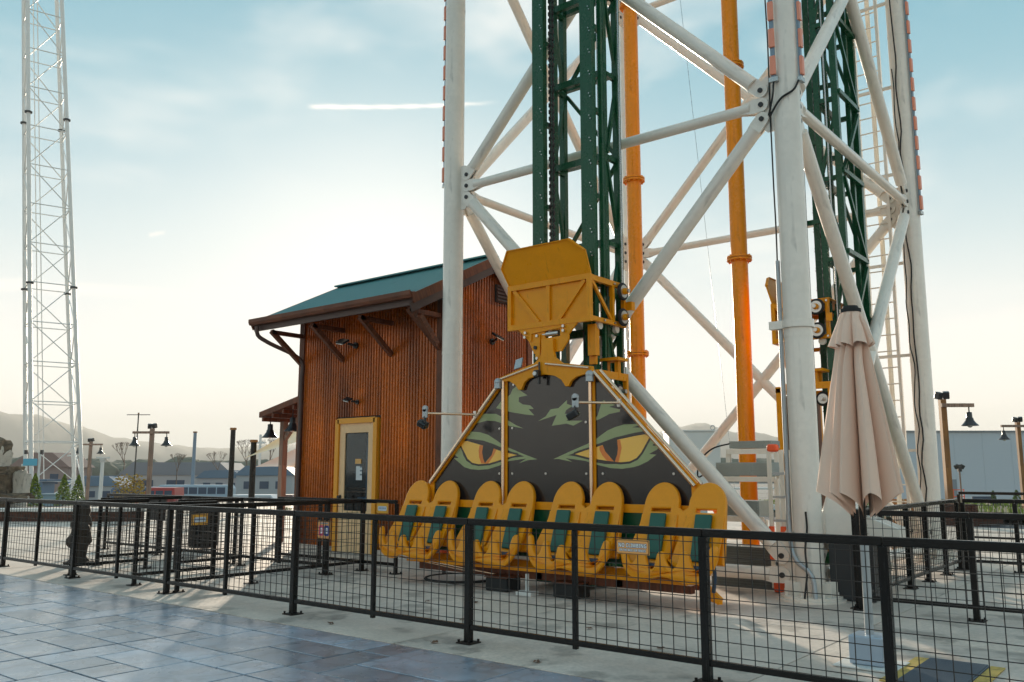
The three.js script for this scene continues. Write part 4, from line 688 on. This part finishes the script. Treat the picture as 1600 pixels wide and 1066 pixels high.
{
  const [x, z] = at(1492, 62), o = thing('floodlight_pole', 'slim pole with twin black floodlights before the grey warehouse', 'light pole', [x, -1.5, z], YAW); part('pole', cyl(.06, .06, 3.2, 0, 1.6, 0, 8), pinkPost, o); part('flood', [rbox(.3, .3, .2, -.2, 3.4, 0, .04, .2, 0, .5), rbox(.3, .3, .2, .2, 3.4, 0, .04, .2, 0, -.5), box(.25, .5, .2, 0, 3.3, 0)], lampBlack, o);
  const mast = (lab, px, F, top, w, m, name = 'sail_post', base = -1.5) => { const [x, z] = at(px, F); const o = thing(name, lab, 'post', [x, base, z], YAW, 'posts left of the booth'); part('shaft', cyl(w, w * .85, top - base, 0, (top - base) / 2, 0, 10), m, o); part('cap', cyl(w * 1.15, w * 1.1, .1, 0, top - base + .04, 0, 10), woodPost, o); return o; };
  mast('tall black post left of the booth, first from the shade sail', 366, 40, 3.45, .13, blackPaint); mast('black post carrying the yellow shade sail', 399, 34, 2.68, .13, blackPaint);
  mast('thin tapering grey blue pole beyond the parked vans', 307, 75, 4.9, .16, M(lin(.2, .26, .33), .6)); 
  const am = mast('thin antenna mast with short cross arm left of the nearest lamp post', 217, 60, 5.5, .05, dark, 'antenna_mast'); part('cross_arm', box(1.6, .05, .05, 0, 6.95, 0), dark, am);
  for (const [px, F, lab] of [[166, 75, 'pale T-shaped light pole beyond the conical shrubs'], [123, 66, 'pale T-shaped light pole at the foot of the lattice mast']]) { const [x, z] = at(px, F); const o = thing('parking_light', lab, 'light pole', [x, -1.5, z], YAW, 'pale light poles in the car park'); part('pole', cyl(.16, .14, 4.1, 0, 2.05, 0, 10), pale, o); part('head', [box(1.0, .12, .4, 0, 4.25, 0), cyl(.2, .3, .3, 0, 4.05, 0, 10)], pale, o); }
  const [cx2, cz2] = at(409, 140), cr = thing('roof_cross', 'small pale cross on a pole far behind the black posts', 'cross', [cx2, -1.5, cz2], YAW); part('upright', box(.32, 9, .3, 0, 4.5, 0), pale, cr); part('arm', box(1.6, .32, .28, 0, 7.7, 0), pale, cr);
  // shade sails
  const sail = (lab, a, b, c, m) => { const p = [a, b, c], n = 12, pos = [], idx = [], id = {}; let k = 0; for (let i = 0; i <= n; i++) for (let j = 0; j <= n - i; j++) { const u = i / n, v = j / n, w = 1 - u - v, s = 27 * u * v * w; const e = 1 - .25 * (u * v + v * w + w * u) * 1.2; const ctr = p.reduce((q, r) => q.add(r.clone().multiplyScalar(1 / 3)), V(0, 0, 0)), q = V(0, 0, 0).addScaledVector(a, u).addScaledVector(b, v).addScaledVector(c, w); q.sub(ctr).multiplyScalar(e).add(ctr); q.y -= s * .12; pos.push(q.x, q.y, q.z); id[i + ',' + j] = k++; } for (let i = 0; i < n; i++) for (let j = 0; j < n - i; j++) { idx.push(id[i + ',' + j], id[(i + 1) + ',' + j], id[i + ',' + (j + 1)]); if (j < n - i - 1) idx.push(id[(i + 1) + ',' + j], id[(i + 1) + ',' + (j + 1)], id[i + ',' + (j + 1)]); } const g = new THREE.BufferGeometry(); g.setAttribute('position', new THREE.Float32BufferAttribute(pos, 3)); g.setIndex(idx); g.computeVertexNormals(); solo('shade_sail', g, m, lab, 'shade sail', [0, 0, 0], 0, 'shade sails left of the booth'); };
  const pt = (px, F, y) => { const [x, z] = at(px, F); return V(x, y, z); };
  sail('yellow triangular shade sail stretched left of the booth', pt(385, 34, 2.05), pt(478, 36, 3.6), pt(470, 28, 2.5), new THREE.MeshPhysicalMaterial({ color: lin(.98, .52, .06), roughness: .9, transmission: .6, thickness: 0, side: THREE.DoubleSide }));
  sail('orange brown shade sail below the yellow one', pt(402, 40, 1.75), pt(482, 42, 2.9), pt(470, 33, 1.7), new THREE.MeshPhysicalMaterial({ color: lin(.90, .34, .11), roughness: .9, transmission: .6, thickness: 0, side: THREE.DoubleSide }));
}

// ---------------------------------------------------------------- far lattice mast
{
  const [x, z] = at(98, 60), o = thing('lattice_mast', 'slender pale blue steel lattice mast rising at far left', 'lattice mast', [x, -1.5, z], YAW + .62);
  const W0 = 1.55, W1 = .95, HT = 42, leanX = .125, leanZ = 0, N = 15, w = h => W0 + (W1 - W0) * h / HT;
  const cor = [[1, 1], [-1, 1], [-1, -1], [1, -1]], pt = (k, h) => { const c = cor[k % 4], L = h * leanX; return V(c[0] * w(h) + L * -Math.cos(.62) , h, c[1] * w(h) + L * -Math.sin(.62) * -1); };
  for (let k = 0; k < 4; k++) { part('leg', bar(pt(k, 0), pt(k, HT), .13, 12), whiteFar, o); }
  for (let i = 0; i < N; i++) for (let k = 0; k < 4; k++) {
    const h0 = 2.4 + (HT - 2.4) * i / N, h1 = 2.4 + (HT - 2.4) * (i + 1) / N;
    part('girt', bar(pt(k, h0), pt(k + 1, h0), .036, 6), whiteFar, o);
    part('diagonal', i % 2 ? bar(pt(k, h0), pt(k + 1, h1), .036, 6) : bar(pt(k + 1, h0), pt(k, h1), .036, 6), whiteFar, o);
  }
  for (let k = 0; k < 4; k++) part('base_brace', [bar(pt(k, .2), pt(k + 1, 2.4), .07, 6), bar(pt(k + 1, .2), pt(k, 2.4), .07, 6)], whiteFar, o);
  part('cable_ladder', [bar(pt(1, 0).add(V(.5, 0, -.3)), pt(1, HT).add(V(.35, 0, -.3)), .035, 6), bar(pt(1, 0).add(V(.8, 0, -.4)), pt(1, HT).add(V(.6, 0, -.4)), .035, 6)], whiteFar, o);
  for (const h of [15.5, 27]) part('splice_flange', [0, 1, 2, 3].map(k => { const q = pt(k, h); return cyl(.24, .24, .10, q.x, q.y, q.z, 10); }), dark, o);
}

// ---------------------------------------------------------------- plants
function leafClump(n, rx, ry, rz, size, cone, cy) {
  const g0 = new THREE.PlaneGeometry(size, size * .7), gs = [];
  for (let i = 0; i < n; i++) { const v = rnd(), a = rnd() * 6.283, rr2 = cone ? (1 - v) ** .8 * (.55 + .45 * rnd()) : Math.cbrt(rnd()), y = cone ? v * ry * 2 - ry : (rnd() * 2 - 1) * ry * Math.sqrt(Math.max(0, 1 - rr2 * rr2 * .6)); gs.push(g0.clone().rotateX(rnd() * 3).rotateY(rnd() * 6).translate(Math.cos(a) * rr2 * rx, y + cy, Math.sin(a) * rr2 * rz)); }
  return gs;
}
function shrub(name, label, px, F, base, rx, ry, cone, m1, m2, group, planter) {
  const [x, z] = at(px, F), o = thing(name, label, 'shrub', [x, base, z], 0, group), size = Math.max(.06, rx * .13);
  part('foliage', leafClump(cone ? 900 : 700, rx, ry, rx, size, cone, ry + .1), m1, o); part('foliage', leafClump(cone ? 600 : 300, rx * .85, ry * .95, rx * .85, size, cone, ry + .08), m2, o); part('stem', cyl(.05, .03, ry, 0, ry / 2, 0, 6), twig, o);
  return o;
}
shrub('conical_shrub', 'bright green conical shrub in front of the blue shed', 64, 45, -.35, .55, .85, true, leafA, leafB, 'conical shrubs at left');
shrub('conical_shrub', 'green conical shrub directly behind the black planter box', 109, 45, -.35, .50, .83, true, leafA, leafB, 'conical shrubs at left');
shrub('conical_shrub', 'green conical shrub at the foot of the farther lamp post', 131, 43, -.35, .50, .82, true, leafA, leafB, 'conical shrubs at left');
shrub('round_shrub', 'small round green bush left of the black posts', 374, 38, -.6, .32, .30, false, leafA, leafB, 'round bushes');
shrub('round_shrub', 'small round green bush beside the booth corner', 450, 36, -.6, .34, .30, false, leafA, leafB, 'round bushes');
shrub('autumn_bush', 'low yellow orange bush right of the conical shrubs', 172, 50, -.8, .7, .35, false, leafY, leafY, 'yellow bushes');
shrub('autumn_bush', 'yellow leafed young tree beside the nearest left lamp post', 210, 52, -1.2, .9, 1.3, false, leafY, leafY, 'yellow bushes');
shrub('autumn_bush', 'yellow bush between the conical shrubs and red van', 196, 48, -.9, .6, .35, false, leafY, leafY, 'yellow bushes');
{
  const box2 = (lab, px, F, w, m) => { const [x, z] = at(px, F); const o = thing('planter_box', lab, 'planter', [x, -.75, z], YAW, 'planter boxes'); part('trough', [box(w, .5, .45, 0, .25, 0)], m, o); part('soil', box(w - .08, .02, .38, 0, .505, 0), brick, o); };
  box2('black planter box in front of the middle conical shrub', 117, 42, .75, dark); box2('dark planter tub right of the black posts', 388, 36, .8, dark); box2('black planter box below the nearest left lamp post', 226, 44, 1.3, dark);
  // bare trees in front of the hills
  const tree = (lab, px, F, h) => { const [x, z] = at(px, F), o = thing('bare_tree', lab, 'tree', [x, -1.5, z], 0, 'bare trees before the hills'); const br = []; const rec = (a, d, L, r, n) => { const b = a.clone().addScaledVector(d, L); br.push(bar(a, b, r, 4, r * .6)); if (!n) return; for (let k = 0; k < 3; k++) rec(b, d.clone().add(V((rnd() - .5) * 1.3, rnd() * .5, (rnd() - .5) * 1.3)).normalize(), L * .68, r * .6, n - 1); }; part('trunk', bar(V(0, 0, 0), V(0, h * .3, 0), h * .022, 6, h * .016), twig, o); rec(V(0, h * .3, 0), V(0, 1, 0), h * .25, h * .016, 5); part('crown', br, twig, o); };
  [[282, 110, 5.5, 'bare tree behind the blue bus'], [345, 120, 6, 'small bare tree left of the tall black post'], [389, 130, 8, 'bare tree between the two black posts'], [200, 140, 8, 'bare tree left of the nearest lamp post'], [425, 150, 9, 'bare tree below the yellow sail']].forEach(([a, b, c, l]) => tree(l, a, b, c));
  // distant wood on the hillside: reads as one mass
  const g = new THREE.IcosahedronGeometry(1, 1), pa = g.attributes.position; for (let i = 0; i < pa.count; i++) { const k = .75 + .5 * hash3(Math.round(pa.getX(i) * 50), Math.round(pa.getY(i) * 50), Math.round(pa.getZ(i) * 50)); pa.setXYZ(i, pa.getX(i) * k, pa.getY(i) * k, pa.getZ(i) * k); } g.computeVertexNormals();
  const im = new THREE.InstancedMesh(g, M(lin(.09, .10, .07), .95), 1400), mt = new THREE.Matrix4(); im.name = 'distant_wood';
  for (let i = 0; i < 1400; i++) { const a = -40 + rnd() * 80, F = 260 + rnd() * 300, s = 2.5 + rnd() * 3.5, ang = YAW - a * Math.PI / 180; mt.makeScale(s * 1.3, s, s * 1.3).setPosition(-Math.sin(ang) * F, -2 + s * .4, -Math.cos(ang) * F); im.setMatrixAt(i, mt); }
  scene.add(tag(im, 'mass of distant grey green woodland below the hills', 'woodland', null, 'stuff'));
}

// ---------------------------------------------------------------- left middle distance: rocks, wall, vehicles, sheds
{
  const [x, z] = at(14, 40), r = thing('rock_feature', 'stacked pale and brown rock waterfall at the left edge', 'rocks', [x, -1.2, z], YAW);
  const rockM = M(lin(.75, .64, .52), .9, 0, { map: rep(rockTex, .8), bumpMap: rep(rockTex, .8), bumpScale: .05 }), paleRock = M(lin(.82, .78, .70), .8, 0, { map: rep(concTex, .9), bumpMap: rep(rockTex, .8), bumpScale: .05 });
  const rk = (w, h, d, X, Y, Z, m) => { const g = new THREE.BoxGeometry(w, h, d, 8, 5, 6), p = g.attributes.position; for (let i = 0; i < p.count; i++) { const a = p.getX(i), b = p.getY(i), c = p.getZ(i), n = fbm(a * 3 + X * 3, b * 4 + Y, c * 3 + 7, 4) - .5; p.setXYZ(i, a * (1 + n * .9), b * (1 + n * .7) + n * .25, c * (1 + n * .9)); } g.computeVertexNormals(); part('boulder', g.translate(X, Y, Z).scale(1, 1.35, 1), m, r); };
  rk(2.2, .7, 1.6, -.1, .35, 0, paleRock); rk(2.4, .5, 1.6, -.3, .75, .1, rockM); rk(2.1, .28, 1.7, .05, 1.15, .2, rockM); rk(1.3, .8, 1.2, -.2, 1.6, -.1, rockM); rk(.5, .9, .6, .75, 1.5, -.2, paleRock); rk(1.4, .25, 1.3, -.2, 2.05, 0, rockM); rk(.9, .8, 1.0, -.55, 2.5, -.1, paleRock); rk(1.0, .5, 1.1, -.6, 2.85, 0, rockM); rk(.9, .9, .5, .9, .5, .5, paleRock);
  const [wx, wz] = at(60, 27.5), w = thing('basin_wall', 'low tan wall with pale coping behind the queue at far left', 'wall', [wx, 0, wz], YAW);
  part('wall', box(7, .30, .3, 0, .15, 0), brick, w); part('coping', rbox(7.1, .10, .42, 0, .35, 0, .02), pale, w);
  const [sx, sz] = at(40, 36), sgn = thing('blue_sign_post', 'small pale blue oval sign on twin posts above the rocks', 'sign', [...at(55, 52)].length ? [at(54, 52)[0], -1.5, at(54, 52)[1]] : [sx, 0, sz], YAW); part('board', rbox(.85, .42, .06, 0, 3.6, 0, .05), M(lin(.10, .42, .58), .5), sgn); part('post', [box(.10, 3.5, .10, -.5, 1.75, -.1), box(.10, 4.2, .10, .5, 2.1, -.1)], pale, sgn); part('lamp', [box(.14, .25, .14, -.3, 4.2, 0), box(.14, .25, .14, .65, 4.2, 0)], lampBlack, sgn);
  const shed = (lab, px, F, w, h, rh, wm, rm, name = 'low_building') => { const [x, z] = at(px, F), o = thing(name, lab, 'building', [x, -1.5, z], YAW); part('wall', box(w, h, w * .6, 0, h / 2, 0), wm, o); const rf = part('roof', plate([[-w / 2 - .3, h], [w / 2 + .3, h], [w / 2 - rh, h + rh], [-w / 2 + rh, h + rh]], w * .6 + .4, w * .3 + .2), rm, o); part('ridge', box(w - 2 * rh, .1, .3, 0, h + rh + .02, 0), rm, rf); for (let i = 0; i < 3; i++) part('window', box(w * .16, h * .35, .06, (i - 1) * w * .28, h * .55, w * .3 + .02), navy, o); };
  const blueRoof = M(lin(.10, .17, .25), .6), greyRoof = M(lin(.20, .21, .24), .7);
  shed('low building with steel blue roof right of the conical shrubs', 163, 85, 5.2, 1.7, .9, M(lin(.36, .38, .40), .8), blueRoof); shed('long low grey roofed building behind the bus', 300, 130, 16, 2.6, 1.8, M(lin(.45, .42, .42), .8), greyRoof); shed('low grey building right of the thin tapering pole', 355, 120, 6, 2.2, 1.0, M(lin(.40, .38, .40), .8), blueRoof); shed('low blue roofed building behind the black posts', 425, 110, 7, 2.6, 1.2, M(lin(.36, .38, .40), .8), blueRoof);
  const [bx, bz] = at(66, 56), bs = thing('blue_shed', 'boxy blue grey shed behind the leftmost conical shrub', 'shed', [bx, -1.5, bz], YAW); part('wall', box(1.6, 2.4, 1.5, .0, 1.2, 0), M(lin(.14, .21, .30), .7), bs); part('roof', box(1.9, .14, 1.8, .2, 2.5, 0), M(lin(.10, .15, .22), .6), bs); part('door', box(.7, 1.6, .05, .2, .8, .77), M(lin(.18, .25, .34), .6), bs);
  const [ux, uz] = at(91, 52), ub = solo('utility_box', [rbox(1.0, 1.7, .8, 0, .85, 0, .03), box(1.1, .08, .9, 0, 1.72, 0)], M(lin(.22, .32, .38), .6), 'blue grey utility box between the conical shrubs', 'box', [ux, -1.5, uz], YAW);
  // vehicles
  const vehicle = (name, lab, px, F, L, H, bodyM, cab, y = -1.5, turn = 0) => {
    const [x, z] = at(px, F), o = thing(name, lab, 'vehicle', [x, y, z], YAW + turn);
    const prof = cab ? [[-L / 2, .35], [-L / 2, H * .55], [-L / 2 + .1, H * .6], [-L / 2 + .15, H], [L * .18, H], [L * .34, H * .58], [L / 2, H * .5], [L / 2, .35]] : [[-L / 2, .35], [-L / 2, H - .15], [-L / 2 + .15, H], [L / 2 - .2, H], [L / 2, H - .3], [L / 2, .35]];
    part('body', plate(prof, 1.8, .9, .06), bodyM, o);
    const n = cab ? 3 : 7, x0 = -L / 2 + .25, x1 = cab ? L * .2 : L / 2 - .3, ww = (x1 - x0) / n; for (let i = 0; i < n; i++) part('window', box(ww - .10, H * .28, .02, x0 + (i + .5) * ww, H * .76, .905), navy, o), part('window', box(ww - .10, H * .28, .02, x0 + (i + .5) * ww, H * .76, -.905), navy, o);
    for (const s of [-1, 1]) { const wl = part('wheel', cyl(.33, .33, .22, s * L * .32, .33, .82, 18, 'z'), rubber, o); part('rim', cyl(.18, .18, .23, s * L * .32, .33, .825, 14, 'z'), dullSteel, wl); }
    part('headlight', box(.05, .14, .3, L / 2 - .02, H * .42, .65), lens, o); part('bumper', box(.08, .18, 1.7, L / 2 + .02, .42, 0), dark, o);
    return o;
  };
  const red = P(lin(.40, .035, .035), .35), blueP = P(lin(.07, .14, .24), .35), silver = P(lin(.50, .54, .58), .3), busP = P(lin(.30, .42, .52), .35);
  vehicle('parked_van', 'red van parked behind the nearest left lamp post', 258, 60, 2.9, 1.98, red, true, -1.5, Math.PI); vehicle('parked_van', 'dark blue van parked left of the red van', 226, 64, 3.4, 1.95, blueP, false); vehicle('shuttle_bus', 'pale blue bus with a row of square windows', 315, 74, 6.0, 1.95, busP, false); vehicle('parked_car', 'silver car parked left of the booth corner', 417, 56, 3.9, 1.6, silver, true); vehicle('parked_car', 'dark car parked behind the booth porch post', 452, 60, 3.4, 1.5, M(lin(.10, .03, .03), .4), true);
  const [tx, tz] = at(90, 110), th = thing('hill_house', 'pinkish gabled house behind the lattice mast foot', 'building', [tx, -1.5, tz], YAW); part('wall', box(7, 3.6, 6, 0, 1.8, 0), M(lin(.30, .22, .20), .85), th); part('roof', plate([[-3.8, 3.6], [3.8, 3.6], [1.5, 5.4], [-1.5, 5.4]], 6.6, 3.3), M(lin(.26, .17, .15), .8), th); for (const s of [-1, 1]) part('window', box(1, 1.2, .06, s * 1.8, 2.2, 3.02), navy, th);
}

// ---------------------------------------------------------------- right middle distance
{
  const [x, z] = at(1600, 100), w = thing('warehouse', 'long plain grey warehouse behind the lawn at right', 'building', [x, -1.5, z], YAW);
  part('wall', box(40, 7.6, 20, 4, 3.8, -10), warehouseM, w); part('roof_edge', box(40.4, .16, 20.4, 4, 7.66, -10), greyTrim(), w); for (let i = 0; i < 12; i++) part('wall_seam', box(.06, 7.5, .04, -15 + i * 3.3, 3.8, .01), warehouseM, w); part('door', box(1.1, 2.2, .06, -9, 1.1, .02), M(lin(.22, .25, .28), .6), w);
  function greyTrim() { return M(lin(.20, .22, .24), .5); }
  const lw = box(52, .06, 62, 0, 0, 0).rotateX(-.0226).rotateY(YAW).translate(at(1640, 62)[0], -.78, at(1640, 62)[1]); struct('lawn', lw, grassM);
  // blades on the lawn: uncountable
  const bg = new THREE.PlaneGeometry(.05, .16).translate(0, .08, 0), im = new THREE.InstancedMesh(bg, leafA, 9000), mt = new THREE.Matrix4(); im.name = 'lawn_grass';
  for (let i = 0; i < 9000; i++) { const u = (rnd() - .5) * 50, v = 30 - rnd() * 58, [ax, az] = at(1640, 62); mt.makeRotationY(rnd() * 6.28).setPosition(ax + u * Math.cos(YAW) + v * Math.sin(YAW), -.75 + v * .0226, az - u * Math.sin(YAW) + v * Math.cos(YAW)); im.setMatrixAt(i, mt); }
  scene.add(tag(im, 'short bright green lawn grass before the warehouse', 'grass', null, 'stuff'));
  const bench = (lab, px, F) => { const [bx, bz] = at(px, F), o = thing('park_bench', lab, 'bench', [bx, -1.5, bz], YAW, 'benches before the warehouse'); part('backrest', box(1.6, .45, .06, 0, 1.15, 0), navy, o); part('seat', box(1.6, .06, .45, 0, .8, .22), navy, o); for (const s of [-1, 1]) part('leg', box(.06, .8, .4, s * .7, .4, .2), dark, o); };
  bench('dark blue bench in front of the grey warehouse', 1526, 60);
  const fig = (lab, px, F) => { const [bx, bz] = at(px, F), o = thing('dark_planter', lab, 'planter', [bx, -1.5, bz], YAW, 'dark planters before the warehouse'); part('tub', box(.7, 1.1, .6, 0, .55, 0), dark, o); part('foliage', leafClump(160, .28, .35, .28, .12, true, 1.4), leafB, o); };
  fig('dark planter with a small conical plant right of the bench', 1541, 60); fig('dark planter with a small conical plant beside the right edge lamp post', 1577, 62);
  const [rx, rz] = at(1488, 66), rs = thing('red_frame', 'small red tubular frame beside the twin floodlight pole', 'frame', [rx, -1.5, rz], YAW); part('tube', [box(.06, 1.7, .06, -.4, .9, 0), box(.06, 1.7, .06, .4, .9, 0), box(.86, .06, .06, 0, 1.7, 0), box(.86, .06, .06, 0, 1.2, 0)], hazard, rs);
  // wooden pallets and brick packs
  const pal = (lab, px, F, n, m) => { const [bx, bz] = at(px, F), o = thing('upright_pallet', lab, 'pallet', [bx, 0, bz], YAW + .1, 'pallets beyond the right fence'); for (let i = 0; i < n; i++) part('board', box(.09, 1.0, .025, (i - n / 2 + .5) * .125, .52, 0), m, o); for (const y of [.1, .5, .95]) part('cross_rail', box(n * .125, .08, .07, 0, y, -.05), m, o); };
  pal('upright wooden pallet beyond the fence left of the right tower leg', 1412, 16.5, 6, woodPost); pal('second upright wooden pallet close to the right tower leg', 1438, 17.4, 4, M(lin(.5, .33, .2), .7, 0, { map: rep(woodTex, .8) }));
  const pack = (lab, px, F, w, h) => { const [bx, bz] = at(px, F), o = thing('brick_pack', lab, 'bricks', [bx, 0, bz], YAW + .2, 'brick packs at the lawn edge'); const g = rbox(.21, .06, .10, 0, 0, 0, .004); const nx = Math.round(w / .22), ny = Math.round(h / .067); for (let i = 0; i < nx; i++) for (let j = 0; j < ny; j++) { const q = part('brick', g, brick, o); q.position.set((i - nx / 2 + .5) * .22, .05 + j * .066, .3); } part('core', box(w - .02, h - .02, .55, 0, h / 2 + .01, 0), brick, o); };
  pack('orange brick pack standing behind the right fence near the leg', 1487, 25, .66, .62); pack('reddish brick pack farther right behind the fence', 1520, 26, .9, .34);
  const [qx, qz] = at(1102, 52), tk = thing('white_tank', 'white box container with lifting hooks beyond the gondola', 'container', [qx, -1.5, qz], YAW); part('body', rbox(3.0, 5.4, 2, -.9, 2.7, 0, .08), pale, tk); part('lid', box(3.1, .08, 2.1, -.9, 5.42, 0), pale, tk); for (const s of [-1, 1]) part('hook', new THREE.TorusGeometry(.13, .03, 6, 14).translate(-.9 + s * 1.1, 5.6, .9), dullSteel, tk);
  const [ex, ez] = at(1160, 44), eq = thing('service_cart', 'white and blue service cart seen through the maintenance steps', 'cart', [ex, -1.5, ez], YAW); part('body', rbox(3.6, 1.0, 1.5, 0, .9, 0, .06), pale, eq); part('stripe', box(3.62, .12, .02, 0, 1.15, .77), M(lin(.3, .5, .65), .5), eq); for (const s of [-1, 1]) part('wheel', cyl(.3, .3, .2, s * 1.2, .3, .7, 16, 'z'), rubber, eq); part('canopy', [box(3.4, .08, 1.4, 0, 2.2, 0), box(.06, 1, .06, -1.6, 1.7, .6), box(.06, 1, .06, 1.6, 1.7, .6)], pale, eq);
  // tall guy wire between the orange columns
  const [gx, gz] = at(1150, 34); solo('guy_wire', [bar(V(0, 0, 0), V(-2.6, 26, -1.2), .012, 5), box(.3, .2, .3, 0, .1, 0)], dullSteel, 'thin slanting guy wire between the two orange columns', 'wire', [gx, -1.5, gz]);
}
renderer.render(scene, camera);
